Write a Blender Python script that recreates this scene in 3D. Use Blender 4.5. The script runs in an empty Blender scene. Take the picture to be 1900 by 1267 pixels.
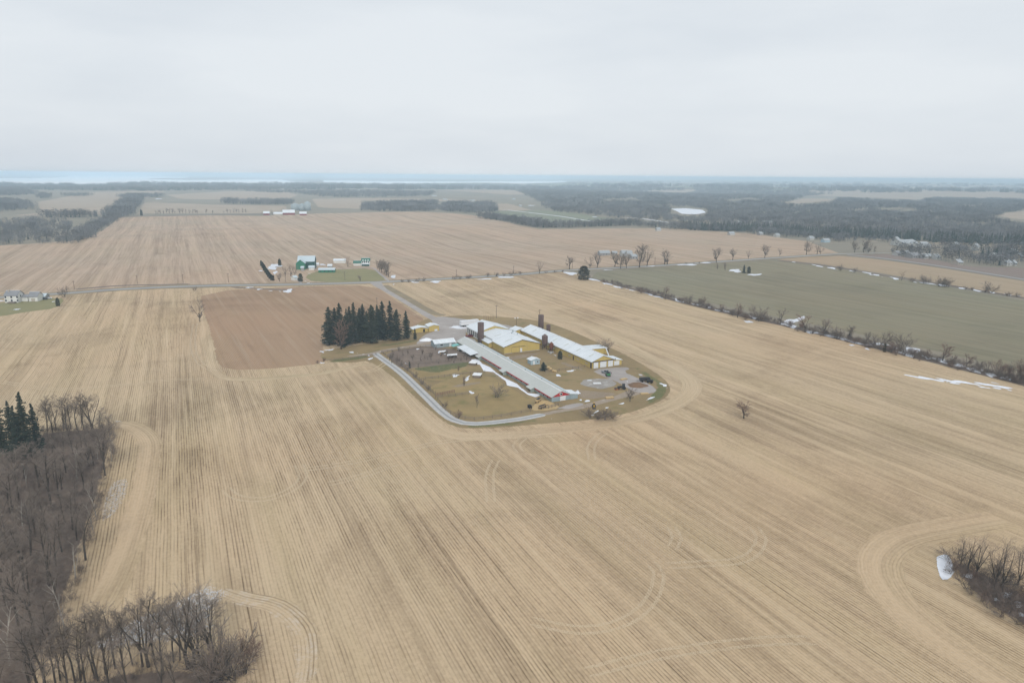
import bpy, bmesh, math, random
import numpy as np
from mathutils import Vector, Matrix
from mathutils.geometry import delaunay_2d_cdt

SC = bpy.context.scene
COL = SC.collection
R_ = math.radians

# ------------------------------------------------------------------ camera, sky, sun, exposure
CAM_H, FPX = 90.0, 1267.0
PITCH, ROLL = R_(13.64), R_(0.45)
_f = np.array([0, math.cos(PITCH), -math.sin(PITCH)])
_u0 = np.array([0, math.sin(PITCH), math.cos(PITCH)])
_r0 = np.array([1.0, 0, 0])
_R = math.cos(ROLL) * _r0 + math.sin(ROLL) * _u0
_U = -math.sin(ROLL) * _r0 + math.cos(ROLL) * _u0
cd = bpy.data.cameras.new("camera"); cam = bpy.data.objects.new("camera", cd); COL.objects.link(cam)
cd.sensor_width = 36.0; cd.lens = 36.0 * FPX / 1900.0
cd.clip_start = 1.0; cd.clip_end = 100000.0
cam.matrix_world = Matrix(((_R[0], _U[0], -_f[0], 0), (_R[1], _U[1], -_f[1], 0), (_R[2], _U[2], -_f[2], CAM_H), (0, 0, 0, 1)))
SC.camera = cam

SUN_EL, SUN_AZ = R_(38), R_(170)
world = bpy.data.worlds.new("World"); SC.world = world; world.use_nodes = True
wn = world.node_tree; wn.nodes.clear()
def wnode(t, **k):
    n = wn.nodes.new(t)
    for a, b in k.items(): setattr(n, a, b)
    return n
wo = wnode("ShaderNodeOutputWorld"); wb = wnode("ShaderNodeBackground"); wb.inputs[1].default_value = 1.0
sky = wnode("ShaderNodeTexSky", sky_type="NISHITA"); sky.sun_disc = False
sky.sun_elevation = SUN_EL; sky.sun_rotation = SUN_AZ; sky.air_density = 1.0; sky.dust_density = 4.0
skm = wnode("ShaderNodeMix", data_type="RGBA", blend_type="MULTIPLY"); skm.inputs[0].default_value = 1.0
skm.inputs[7].default_value = (0.10, 0.10, 0.10, 1)          # the clear sky behind the cloud at strength 0.10
wn.links.new(sky.outputs[0], skm.inputs[6])
tc = wnode("ShaderNodeTexCoord"); mp = wnode("ShaderNodeMapping"); mp.inputs[3].default_value = (1.0, 1.0, 4.5)
wn.links.new(tc.outputs["Generated"], mp.inputs[0])
nz = wnode("ShaderNodeTexNoise"); nz.inputs["Scale"].default_value = 1.7; nz.inputs["Detail"].default_value = 5; nz.inputs["Roughness"].default_value = .5
wn.links.new(mp.outputs[0], nz.inputs["Vector"])
rp = wnode("ShaderNodeValToRGB"); rp.color_ramp.elements[0].position = .28; rp.color_ramp.elements[1].position = .64
rp.color_ramp.elements[0].color = (0.66, 0.72, 0.785, 1); rp.color_ramp.elements[1].color = (0.815, 0.86, 0.90, 1)
wn.links.new(nz.outputs[0], rp.inputs[0])
wm = wnode("ShaderNodeMix", data_type="RGBA"); wm.inputs[0].default_value = .94
wn.links.new(skm.outputs[2], wm.inputs[6]); wn.links.new(rp.outputs[0], wm.inputs[7])
wn.links.new(wm.outputs[2], wb.inputs[0]); wn.links.new(wb.outputs[0], wo.inputs[0])

sd = bpy.data.lights.new("sun", "SUN"); sd.energy = 1.5; sd.angle = R_(16); sd.color = (1.0, .965, .91)
sun = bpy.data.objects.new("sun", sd); COL.objects.link(sun)
_sd = Vector((math.sin(SUN_AZ) * math.cos(SUN_EL), math.cos(SUN_AZ) * math.cos(SUN_EL), math.sin(SUN_EL)))
sun.rotation_euler = _sd.to_track_quat('Z', 'Y').to_euler(); sun.location = (0, 0, 400)

SC.view_settings.view_transform = "Standard"; SC.view_settings.look = "None"
SC.view_settings.exposure = 0.0; SC.view_settings.gamma = 1.0; SC.view_settings.use_curve_mapping = False
SC.render.engine = "CYCLES"
cy = SC.cycles
cy.max_bounces = 6; cy.diffuse_bounces = 3; cy.glossy_bounces = 2; cy.transmission_bounces = 3; cy.volume_bounces = 3
cy.transparent_max_bounces = 24; cy.use_denoising = True; cy.use_adaptive_sampling = True; cy.adaptive_threshold = .02
cy.sample_clamp_indirect = 4.0

# ------------------------------------------------------------------ terrain and pixel helpers
def sstep(a, b, x):
    t = np.clip((x - a) / (b - a), 0, 1); return t * t * (3 - 2 * t)
def hgt(x, y):
    x = np.asarray(x, float); y = np.asarray(y, float)
    d = np.hypot(x, y)
    A = sstep(560, 950, d) * (1 - sstep(1700, 3000, d)); B = sstep(1500, 4500, d)
    h = A * (1.9 * np.sin(x * .0105 + y * .0055 + 1.0) + 1.5 * np.sin(y * .0115 - x * .0045 + .4) + .8 * np.sin(x * .019 - y * .008))
    h = h + B * (6.0 * np.sin(x * .0013 + y * .0007 + .6) + 5.0 * np.sin(y * .0015 - x * .0006 + 2.0))
    Cc = sstep(2600, 5200, d) * sstep(-.02, .25, x / np.maximum(y, 1.0)) * sstep(0, 1, y)
    h = h + Cc * (13.0 * np.sin(d * .0021 + x * .0005 + 1.2) + 9.0 * np.sin(d * .0013 - x * .0009))
    return h
def _ss(a, b, x):
    t = min(1.0, max(0.0, (x - a) / (b - a))); return t * t * (3 - 2 * t)
def hz(x, y):
    d = math.hypot(x, y)
    if d < 560: return 0.0
    A = _ss(560, 950, d) * (1 - _ss(1700, 3000, d)); B = _ss(1500, 4500, d); h = 0.0; sn = math.sin
    if A: h += A * (1.9 * sn(x * .0105 + y * .0055 + 1.0) + 1.5 * sn(y * .0115 - x * .0045 + .4) + .8 * sn(x * .019 - y * .008))
    if B: h += B * (6.0 * sn(x * .0013 + y * .0007 + .6) + 5.0 * sn(y * .0015 - x * .0006 + 2.0))
    if d > 2600:
        Cc = _ss(2600, 5200, d) * _ss(-.02, .25, x / max(y, 1.0)) * _ss(0, 1, y)
        h += Cc * (13.0 * sn(d * .0021 + x * .0005 + 1.2) + 9.0 * sn(d * .0013 - x * .0009))
    return h
def ray(px, py):
    return _f * FPX + _R * (px - 950) - _U * (py - 633.5)
def at(px, py):
    """ground point seen at a place of the photograph (1900 px wide)"""
    d = ray(px, py); d = [float(q) for q in d / np.linalg.norm(d)]
    if d[2] > -.0024: d[2] = -.0024
    t = 40.0 if d[2] > -.16 else 88.0 / -d[2]; prev = t
    while t < 60000:
        x, y, z = d[0] * t, d[1] * t, CAM_H + d[2] * t
        if z < hz(x, y): break
        prev = t; t *= 1.02
    a, b = prev, t
    for _ in range(24):
        m = .5 * (a + b)
        if CAM_H + d[2] * m < hz(d[0] * m, d[1] * m): b = m
        else: a = m
    return np.array([d[0] * b, d[1] * b])
def projy(x, y, z):
    v = np.array([x, y, z - CAM_H]); return 633.5 - FPX * (v @ _U) / (v @ _f)
def tall(px, py, ptop):
    """height of an upright thing that stands at (px, py) and ends at row ptop"""
    x, y = at(px, py); z0 = hz(x, y); a, b = 0., 80.
    for _ in range(30):
        m = .5 * (a + b)
        if projy(x, y, z0 + m) > ptop: a = m
        else: b = m
    return a
def pxm(px, py):
    p = at(px, py); return FPX / math.sqrt(p[0] ** 2 + p[1] ** 2 + CAM_H ** 2)
_v = ray(320, 321); TH = math.atan2(-_v[0], _v[1])
WA = np.array([math.cos(TH), math.sin(TH)]); UA = np.array([-math.sin(TH), math.cos(TH)])
OO = at(1030, 745)
def P(a, b): return OO + a * WA + b * UA        # farm grid: a across, b along the rows
def loc(px, py):
    p = at(px, py) - OO; return float(p @ WA), float(p @ UA)

# ------------------------------------------------------------------ material helpers
class NB:
    def __init__(s, name, rough=.9):
        s.m = bpy.data.materials.new(name); s.m.use_nodes = True; s.t = s.m.node_tree
        s.b = s.t.nodes["Principled BSDF"]; s.out = s.t.nodes["Material Output"]
        s.b.inputs["Roughness"].default_value = rough; s.b.inputs["Specular IOR Level"].default_value = .25
    def put(s, inp, v):
        if isinstance(v, bpy.types.NodeSocket): s.t.links.new(v, inp)
        elif isinstance(v, (tuple, list)): inp.default_value = tuple(v) + ((1,) if len(v) == 3 and inp.type == 'RGBA' else ())
        else: inp.default_value = v
    def math(s, op, a, b=0.0, c=None, clamp=False):
        n = s.t.nodes.new("ShaderNodeMath"); n.operation = op; n.use_clamp = clamp
        s.put(n.inputs[0], a); s.put(n.inputs[1], b)
        if c is not None: s.put(n.inputs[2], c)
        return n.outputs[0]
    def mr(s, x, a, b, c=0.0, d=1.0, smooth=False):
        n = s.t.nodes.new("ShaderNodeMapRange"); n.clamp = True
        if smooth: n.interpolation_type = 'SMOOTHSTEP'
        for i, v in enumerate((x, a, b, c, d)): s.put(n.inputs[i], v)
        return n.outputs[0]
    def mix(s, f, a, b, mode="MIX"):
        n = s.t.nodes.new("ShaderNodeMix"); n.data_type = "RGBA"; n.blend_type = mode
        s.put(n.inputs[0], f); s.put(n.inputs[6], a); s.put(n.inputs[7], b); return n.outputs[2]
    def noise(s, vec, scale, detail=2.0, rough=.5, dist=0.0):
        n = s.t.nodes.new("ShaderNodeTexNoise"); s.put(n.inputs["Vector"], vec)
        n.inputs["Scale"].default_value = scale; n.inputs["Detail"].default_value = detail
        n.inputs["Roughness"].default_value = rough; n.inputs["Distortion"].default_value = dist
        return n.outputs[0]
    def uv(s):
        n = s.t.nodes.new("ShaderNodeUVMap"); n.uv_map = "uv"; return n.outputs[0]
    def pos(s):
        return s.t.nodes.new("ShaderNodeNewGeometry").outputs["Position"]
    def obj(s):
        return s.t.nodes.new("ShaderNodeTexCoord").outputs["Object"]
    def rnd(s):
        return s.t.nodes.new("ShaderNodeObjectInfo").outputs["Random"]
    def sep(s, v):
        n = s.t.nodes.new("ShaderNodeSeparateXYZ"); s.put(n.inputs[0], v); return n.outputs
    def comb(s, x, y, z=0.0):
        n = s.t.nodes.new("ShaderNodeCombineXYZ")
        for i, v in enumerate((x, y, z)): s.put(n.inputs[i], v)
        return n.outputs[0]
    def attr(s, name):
        n = s.t.nodes.new("ShaderNodeAttribute"); n.attribute_name = name; return n.outputs["Fac"]
    def col(s, c): s.put(s.b.inputs["Base Color"], c); return s
    def bump(s, h, dist=.05, strength=.6):
        n = s.t.nodes.new("ShaderNodeBump"); n.inputs["Distance"].default_value = dist; n.inputs["Strength"].default_value = strength
        s.put(n.inputs["Height"], h); s.t.links.new(n.outputs[0], s.b.inputs["Normal"])
    def alpha(s, a): s.put(s.b.inputs["Alpha"], a)
    def feather(s, width, scale=None, hard=4.0, wiggle=.9, maxa=1.0):
        """ragged rim and, for thin covers, a broken stipple: the sheet is there or it is not, never half-transparent"""
        e = s.math("DIVIDE", s.attr("edge"), width); p = s.pos()
        lo = s.noise(p, scale or 1.2 / width, 3.0, .55); fi = s.noise(p, 4.5, 2.0, .8)
        k = (.50, .50) if maxa >= 1 else (.25, .75)
        n = s.math("ADD", s.math("MULTIPLY", lo, k[0]), s.math("MULTIPLY", fi, k[1]))
        if maxa < 1: e = s.math("MINIMUM", e, .5 + .16 * (maxa - .5))
        a = s.math("GREATER_THAN", e, n)
        s.alpha(a); return s

def stubble(name, straw, soil, rows=.55, patch=.35, streak=.45, width=9.1, feather=None, pale=None, snowy=0.0, fine=.5, along=.004):
    m = NB(name, .95); uv = m.uv(); pos = m.pos()
    s = m.sep(uv); u, v = s[0], s[1]
    wob = m.noise(pos, .018, 2.0)
    v2 = m.math("ADD", v, m.math("MULTIPLY", m.math("SUBTRACT", wob, .5), 1.3))
    row = m.math("SINE", m.math("MULTIPLY", v2, 2 * math.pi / .78))
    br = m.noise(m.comb(m.math("MULTIPLY", u, .10), m.math("MULTIPLY", v2, 1.28)), 1.0, 4.0, .7)
    rowm = m.math("MULTIPLY", m.mr(row, .05, .9), m.mr(br, .36, .62))
    # rows are clearer in some passes of the drill than in others
    pas = m.noise(m.comb(m.math("MULTIPLY", u, .006), m.math("MULTIPLY", v2, .11)), 1.0, 2.0)
    rowm = m.math("MULTIPLY", rowm, m.mr(pas, .32, .62, .25, 1.0))
    st1 = m.noise(m.comb(m.math("MULTIPLY", u, along), m.math("MULTIPLY", v2, 1.5 / width)), 1.0, 3.0, .65)
    st2 = m.noise(m.comb(m.math("MULTIPLY", u, .012), m.math("MULTIPLY", v2, .55)), 1.0, 3.0, .6)
    fr = m.math("FRACT", m.math("DIVIDE", v2, width))
    wl = m.mr(m.math("ABSOLUTE", m.math("SUBTRACT", m.math("ABSOLUTE", m.math("SUBTRACT", fr, .5)), .13)), .0, .035, 1.0, 0.0)
    wl = m.math("MULTIPLY", wl, m.mr(m.noise(m.comb(m.math("MULTIPLY", u, .01), m.math("MULTIPLY", v2, .05)), 1.0, 2.0), .45, .62))
    pt = m.mr(m.noise(pos, .013, 5.0, .6, .6), .50, .74)
    fn = m.noise(pos, .9, 5.0, .7)
    f = m.math("MULTIPLY", rowm, rows)
    f = m.math("ADD", f, m.math("MULTIPLY", m.mr(st1, .30, .72), streak))
    f = m.math("ADD", f, m.math("MULTIPLY", m.mr(st2, .48, .75), streak * .6))
    f = m.math("ADD", f, m.math("MULTIPLY", wl, rows * .55))
    f = m.math("ADD", f, m.math("MULTIPLY", pt, patch))
    f = m.math("ADD", f, m.math("MULTIPLY", m.math("SUBTRACT", fn, .5), fine))
    f = m.math("SUBTRACT", f, .12, clamp=True)
    c = m.mix(f, straw, soil)
    dp = m.mr(m.noise(m.comb(m.math("MULTIPLY", u, .012), m.math("MULTIPLY", v2, .035)), 1.0, 6.0, .65, 1.2), .54, .76, 0.0, .60)
    c = m.mix(dp, c, m.mix(1.0, c, (.66, .64, .60), "MULTIPLY"))
    res = m.mr(m.noise(pos, .45, 4.0, .8), .60, .78, 0.0, .5)
    c = m.mix(res, c, tuple(min(1, x * 1.12) for x in straw))
    tint = m.noise(pos, .006, 3.0)
    c = m.mix(m.mr(tint, .35, .65, 0.0, .6), c, m.mix(1.0, c, (1.05, .94, .87), "MULTIPLY"))
    c = m.mix(m.mr(m.noise(m.comb(m.math("MULTIPLY", u, .006), m.math("MULTIPLY", v2, .05)), 1.0, 4.0, .6), .45, .68, 0.0, .6), c, m.mix(1.0, c, (.90, .93, .86), "MULTIPLY"))
    pl = m.math("MULTIPLY", m.mr(m.noise(m.comb(m.math("MULTIPLY", u, .009), m.math("MULTIPLY", v2, .30)), 1.0, 2.0), .56, .70), .45)
    c = m.mix(pl, c, pale or tuple(min(1, x * 1.14) for x in straw))
    if snowy:
        sn = m.mr(m.math("ADD", m.noise(pos, .30, 7.0, .78), m.math("MULTIPLY", rowm, -.25)), .46, .62, 0.0, snowy)
        c = m.mix(sn, c, (.74, .76, .80))
    m.col(c)
    m.bump(m.math("ADD", m.math("MULTIPLY", row, -.35), m.math("MULTIPLY", fn, 1.2)), .10, .55)
    if feather: m.feather(feather)
    return m.m

def soil_mat(name, ca, cb, cc=None, sc=.05, feather=None, fine=2.0, bump=.06, rough=.95, hard=4.0, maxa=1.0, wiggle=.9, fscale=None):
    m = NB(name, rough); pos = m.pos()
    n1 = m.noise(pos, sc, 6.0, .65, .4); n2 = m.noise(pos, fine, 4.0, .7)
    f = m.math("ADD", m.mr(n1, .33, .68), m.math("MULTIPLY", m.math("SUBTRACT", n2, .5), .8), clamp=True)
    c = m.mix(f, ca, cb)
    if cc: c = m.mix(m.mr(m.noise(pos, sc * 2.3, 5.0, .6), .55, .72), c, cc)
    m.col(c); m.bump(n2, bump, .6)
    if feather: m.feather(feather, hard=hard, maxa=maxa, wiggle=wiggle, scale=fscale)
    return m.m

def plain(name, c, rough=.6, var=.12, sc=.8, metal=0.0, c2=None):
    m = NB(name, rough); o = m.obj()
    n = m.noise(o, sc, 5.0, .65)
    c2 = c2 or tuple(x * (1 - 2.2 * var) for x in c)
    m.col(m.mix(m.mr(n, .35, .75), c, c2)); m.b.inputs["Metallic"].default_value = metal
    m.bump(m.noise(o, sc * 6, 3.0), .01, .4)
    return m.m

def metal_roof(name, c, dirt, axis=1, rust=None):
    """ribbed sheet metal: seams every 0.9 m down the slope, weather streaks"""
    m = NB(name, .42); o = m.obj(); s = m.sep(o)
    along = s[axis]; down = s[1 - axis]
    seam = m.mr(m.math("ABSOLUTE", m.math("SUBTRACT", m.math("FRACT", m.math("DIVIDE", along, .92)), .5)), .40, .5)
    st = m.noise(m.comb(m.math("MULTIPLY", along, .9), m.math("MULTIPLY", down, .12)), 1.0, 4.0, .6)
    big = m.noise(o, .09, 4.0, .6)
    sheet = m.noise(m.comb(m.math("FLOOR", m.math("DIVIDE", along, 2.76)), 0.0), 7.3, 0.0)
    f = m.math("ADD", m.math("MULTIPLY", m.mr(st, .45, .75), .5), m.math("MULTIPLY", m.mr(big, .45, .7), .4))
    f = m.math("ADD", f, m.math("MULTIPLY", seam, .35))
    f = m.math("ADD", f, m.math("MULTIPLY", m.math("SUBTRACT", sheet, .5), .5), clamp=True)
    c_ = m.mix(f, c, dirt)
    if rust: c_ = m.mix(m.mr(m.noise(o, .25, 5.0, .7), .60, .75, 0, .6), c_, rust)
    m.col(c_); m.bump(seam, .03, .6); return m.m

def siding(name, c, dirt, step=.9):
    m = NB(name, .6); o = m.obj(); s = m.sep(o)
    xy = m.math("ADD", s[0], s[1])
    seam = m.mr(m.math("ABSOLUTE", m.math("SUBTRACT", m.math("FRACT", m.math("DIVIDE", xy, step)), .5)), .38, .5)
    n = m.noise(m.comb(s[0], s[1], m.math("MULTIPLY", s[2], .25)), .7, 5.0, .65)
    f = m.math("ADD", m.mr(n, .42, .75, 0.0, .6), m.math("MULTIPLY", seam, .22), clamp=True)
    f = m.math("ADD", f, m.math("MULTIPLY", m.mr(m.math("ADD", s[2], m.math("MULTIPLY", n, 1.2)), .4, 1.3, 1.0, 0.0), .45), clamp=True)
    m.col(m.mix(f, c, dirt)); m.bump(seam, .03, .5); return m.m

def bark(name, c, var=.35):
    m = NB(name, .95); r = m.rnd()
    n = m.noise(m.pos(), .7, 3.0)
    cc = m.mix(m.mr(n, .35, .65), c, tuple(x * (1 - var) for x in c))
    m.col(m.mix(m.mr(r, 0, 1, 0, .45), cc, tuple(min(1, x * 1.55) for x in c))); return m.m

def needles(name, c, c2):
    m = NB(name, .85); n = m.noise(m.pos(), .8, 4.0, .6)
    cc = m.mix(m.mr(n, .35, .68), c, c2)
    m.col(m.mix(m.mr(m.rnd(), 0, 1, 0, .6), cc, (c2[0] * 1.9, c2[1] * 1.55, c2[2] * 1.25))); return m.m

# ------------------------------------------------------------------ object helpers
def tag(o, label=None, cat=None, group=None, kind=None):
    if label: o["label"] = label
    if cat: o["category"] = cat
    if group: o["group"] = group
    if kind: o["kind"] = kind
    return o
def link(o, parent=None):
    COL.objects.link(o)
    if parent is not None: o.parent = parent
    return o
def empty(name, x, y, rz=0.0, label=None, cat=None, group=None, z=None, s=1.0):
    o = bpy.data.objects.new(name, None); o.empty_display_size = .5
    o.location = (x, y, hz(x, y) if z is None else z); o.rotation_euler = (0, 0, rz); o.scale = (s, s, s)
    link(o); return tag(o, label, cat, group)
def mesh(name, verts, faces, mat=None, smooth=False):
    me = bpy.data.meshes.new(name); me.from_pydata([tuple(map(float, v)) for v in verts], [], faces); me.update()
    if mat: me.materials.append(mat)
    if smooth: me.polygons.foreach_set("use_smooth", [True] * len(me.polygons))
    return me
class MB:
    """collects solids for ONE mesh object"""
    def __init__(s): s.v = []; s.f = []
    def poly(s, vs, fs):
        n = len(s.v); s.v += [tuple(v) for v in vs]; s.f += [tuple(i + n for i in f) for f in fs]; return s
    def box(s, x0, x1, y0, y1, z0, z1):
        return s.poly([(x0, y0, z0), (x1, y0, z0), (x1, y1, z0), (x0, y1, z0), (x0, y0, z1), (x1, y0, z1), (x1, y1, z1), (x0, y1, z1)],
                      [(0, 3, 2, 1), (4, 5, 6, 7), (0, 1, 5, 4), (1, 2, 6, 5), (2, 3, 7, 6), (3, 0, 4, 7)])
    def prism(s, prof, y0, y1):
        """profile of (x, z), counter-clockwise seen from -y, swept along y"""
        n = len(prof)
        return s.poly([(x, y0, z) for x, z in prof] + [(x, y1, z) for x, z in prof],
                      [tuple(range(n)), tuple(range(2 * n - 1, n - 1, -1))] + [(i, i + n, (i + 1) % n + n, (i + 1) % n) for i in range(n)])
    def prismx(s, prof, x0, x1):
        n = len(prof)
        return s.poly([(x0, y, z) for y, z in prof] + [(x1, y, z) for y, z in prof],
                      [tuple(range(n - 1, -1, -1)), tuple(range(n, 2 * n))] + [(i, (i + 1) % n, (i + 1) % n + n, i + n) for i in range(n)])
    def lathe(s, prof, n=14, cx=0, cy=0):
        vs = []; fs = []
        for r, z in prof:
            vs += [(cx + r * math.cos(2 * math.pi * k / n), cy + r * math.sin(2 * math.pi * k / n), z) for k in range(n)]
        for i in range(len(prof) - 1):
            fs += [(i * n + k, i * n + (k + 1) % n, (i + 1) * n + (k + 1) % n, (i + 1) * n + k) for k in range(n)]
        fs += [tuple(range(n - 1, -1, -1)), tuple(range((len(prof) - 1) * n, len(prof) * n))]
        return s.poly(vs, fs)
    def tube(s, p0, p1, r0, r1=None, n=6):
        r1 = r0 if r1 is None else r1
        p0, p1 = Vector(p0), Vector(p1); d = (p1 - p0).normalized()
        a = d.orthogonal().normalized(); b = d.cross(a); vs = []
        for p, r in ((p0, r0), (p1, r1)):
            vs += [p + (a * math.cos(2 * math.pi * k / n) + b * math.sin(2 * math.pi * k / n)) * r for k in range(n)]
        return s.poly(vs, [(k, (k + 1) % n, (k + 1) % n + n, k + n) for k in range(n)] + [tuple(range(n - 1, -1, -1)), tuple(range(n, 2 * n))])
    def build(s, name, mat, parent=None, smooth=False, label=None):
        me = mesh(name, s.v, s.f, mat, smooth)
        o = link(bpy.data.objects.new(name, me), parent)
        if label: o["label"] = label
        return o

def copy_tree(o, parent=None):
    c = o.copy(); COL.objects.link(c); c.parent = parent
    for ch in list(o.children): copy_tree(ch, c)
    return c

def lift(x, y, L):
    d = np.hypot(x, y); return L * (.004 + np.clip(d - 560, 0, None) * .00006) + .10 * sstep(560, 760, d)
def densify(poly, step):
    out = []
    for i in range(len(poly)):
        a, b = np.array(poly[i]), np.array(poly[(i + 1) % len(poly)])
        n = max(1, int(np.linalg.norm(b - a) / step))
        out += [a + (b - a) * k / n for k in range(n)]
    return np.array(out)
def smooth_poly(poly, it=2):
    p = [np.array(q, float) for q in poly]
    for _ in range(it):
        q = []
        for i in range(len(p)):
            a, b = p[i], p[(i + 1) % len(p)]
            q += [a * .75 + b * .25, a * .25 + b * .75]
        p = q
    return p
def inside(pts, poly):
    x, y = pts[:, 0], pts[:, 1]; c = np.zeros(len(pts), bool); n = len(poly)
    for i in range(n):
        x0, y0 = poly[i]; x1, y1 = poly[(i + 1) % n]
        if y0 == y1: continue
        c ^= ((y0 > y) != (y1 > y)) & (x < (x1 - x0) * (y - y0) / (y1 - y0) + x0)
    return c
def edge_dist(pts, poly):
    d = np.full(len(pts), 1e9); n = len(poly)
    for i in range(n):
        a = np.array(poly[i]); b = np.array(poly[(i + 1) % n]); ab = b - a; L2 = max(1e-9, float(ab @ ab))
        t = np.clip(((pts - a) @ ab) / L2, 0, 1)
        d = np.minimum(d, np.hypot(*(pts - a - t[:, None] * ab).T))
    return d
def uvset(me, co, ang, o2=(0, 0)):
    uvl = me.uv_layers.new(name="uv"); li = np.zeros(len(me.loops), np.int32); me.loops.foreach_get("vertex_index", li)
    al = np.array([-math.sin(ang), math.cos(ang)]); ac = np.array([math.cos(ang), math.sin(ang)])
    q = np.stack([co @ al + o2[0], co @ ac + o2[1]], 1)[li]
    uvl.data.foreach_set("uv", q.astype(np.float32).ravel())
def sheet_mesh(name, polys, step, L, mat, ang=TH, o2=(0, 0)):
    """one or more outlines draped on the terrain as one mesh, with metre UVs along the rows and the distance to the rim"""
    V = []; Fc = []; E = []; LV = []
    for pi_, poly in enumerate(polys):
        poly = [np.asarray(p, float) for p in poly]
        bd = densify(poly, step); lo, hi = bd.min(0), bd.max(0)
        gx, gy = np.meshgrid(np.arange(lo[0], hi[0], step), np.arange(lo[1], hi[1], step))
        g = np.stack([gx.ravel(), gy.ravel()], 1)
        g = g + np.random.default_rng(3).uniform(-.15, .15, g.shape) * step
        if len(g): g = g[inside(g, poly)]
        if len(g): g = g[edge_dist(g, poly) > .45 * step]
        pts = np.vstack([bd, g]) if len(g) else bd
        nb = len(bd)
        res = delaunay_2d_cdt([Vector(p) for p in pts], [(i, (i + 1) % nb) for i in range(nb)], [], 1, 1e-4)
        vv = np.array([tuple(v) for v in res[0]]); n0 = sum(len(x) for x in V)
        V.append(vv); E.append(edge_dist(vv, poly)); LV.append(np.full(len(vv), L + .06 * pi_))
        for f in res[2]:
            a, b, c = (vv[i] for i in f[:3])
            f = list(f) if (b[0] - a[0]) * (c[1] - a[1]) - (b[1] - a[1]) * (c[0] - a[0]) > 0 else list(f)[::-1]
            Fc.append(tuple(i + n0 for i in f))
    co = np.vstack(V); ed = np.concatenate(E)
    z = hgt(co[:, 0], co[:, 1]) + lift(co[:, 0], co[:, 1], np.concatenate(LV))
    me = mesh(name, np.column_stack([co, z]), Fc, mat, True)
    uvset(me, co, ang, o2)
    a = me.attributes.new("edge", "FLOAT", "POINT"); a.data.foreach_set("value", ed.astype(np.float32))
    return me
def sheet(name, polys, step, L, mat, ang=TH, kind="structure", label=None, cat=None, o2=(0, 0)):
    if np.ndim(polys[0][0]) == 0: polys = [polys]
    o = link(bpy.data.objects.new(name, sheet_mesh(name, polys, step, L, mat, ang, o2)))
    return tag(o, label, cat, None, kind)
def px(*pts): return [at(x, y) for x, y in pts]
def catmull(pts, step):
    p = [np.array(q, float) for q in pts]; p = [2 * p[0] - p[1]] + p + [2 * p[-1] - p[-2]]
    out = []
    for i in range(1, len(p) - 2):
        n = max(2, int(np.linalg.norm(p[i + 1] - p[i]) / step))
        for k in range(n):
            t = k / n
            out.append(.5 * (2 * p[i] + (p[i + 1] - p[i - 1]) * t + (2 * p[i - 1] - 5 * p[i] + 4 * p[i + 1] - p[i + 2]) * t * t
                             + (3 * p[i] - p[i - 1] - 3 * p[i + 1] + p[i + 2]) * t ** 3))
    out.append(p[-2]); return np.array(out)
def strip_data(path, width, step, L, ncross=4):
    c = catmull(path, step); t = np.gradient(c, axis=0); t /= np.linalg.norm(t, axis=1)[:, None]
    nrm = np.stack([t[:, 1], -t[:, 0]], 1)
    s = np.concatenate([[0], np.cumsum(np.linalg.norm(np.diff(c, axis=0), axis=1))])
    wd = np.interp(np.linspace(0, 1, len(c)), np.linspace(0, 1, len(width)), width) if isinstance(width, (list, tuple)) else np.full(len(c), width)
    V = []; UV = []; ED = []
    for j in range(ncross + 1):
        k = j / ncross - .5
        q = c + nrm * (k * wd)[:, None]
        V.append(np.column_stack([q, hgt(q[:, 0], q[:, 1]) + lift(q[:, 0], q[:, 1], L)])); UV.append(np.column_stack([s, k * wd]))
        ED.append(np.minimum(np.minimum(wd * (.5 - abs(k)), s), s[-1] - s))
    n = len(c)
    F = [(j * n + i, (j + 1) * n + i, (j + 1) * n + i + 1, j * n + i + 1) for j in range(ncross) for i in range(n - 1)]
    return np.vstack(V), F, np.vstack(UV), np.concatenate(ED)
def strip(name, path, width, L, mat, step=6.0, ncross=4, kind="structure", label=None, cat=None):
    """a band that follows a path (or several): road, lane, headland; UV runs along and across it"""
    paths = path if np.ndim(path[0][0]) else [path]
    V = []; F = []; UV = []; ED = []; n0 = 0
    for pi_, p in enumerate(paths):
        v, f, uv, ed = strip_data(p, width, step, L + .07 * pi_, ncross)
        V.append(v); F += [tuple(i + n0 for i in q) for q in f]; UV.append(uv); ED.append(ed); n0 += len(v)
    V = np.vstack(V); UV = np.vstack(UV); ED = np.concatenate(ED)
    me = mesh(name, V, F, mat, True)
    uvl = me.uv_layers.new(name="uv"); li = np.zeros(len(me.loops), np.int32); me.loops.foreach_get("vertex_index", li)
    uvl.data.foreach_set("uv", UV[li].astype(np.float32).ravel())
    a = me.attributes.new("edge", "FLOAT", "POINT"); a.data.foreach_set("value", ED.astype(np.float32))
    if me.polygons[0].normal.z < 0: me.flip_normals()
    return tag(link(bpy.data.objects.new(name, me)), label, cat, None, kind)

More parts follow.
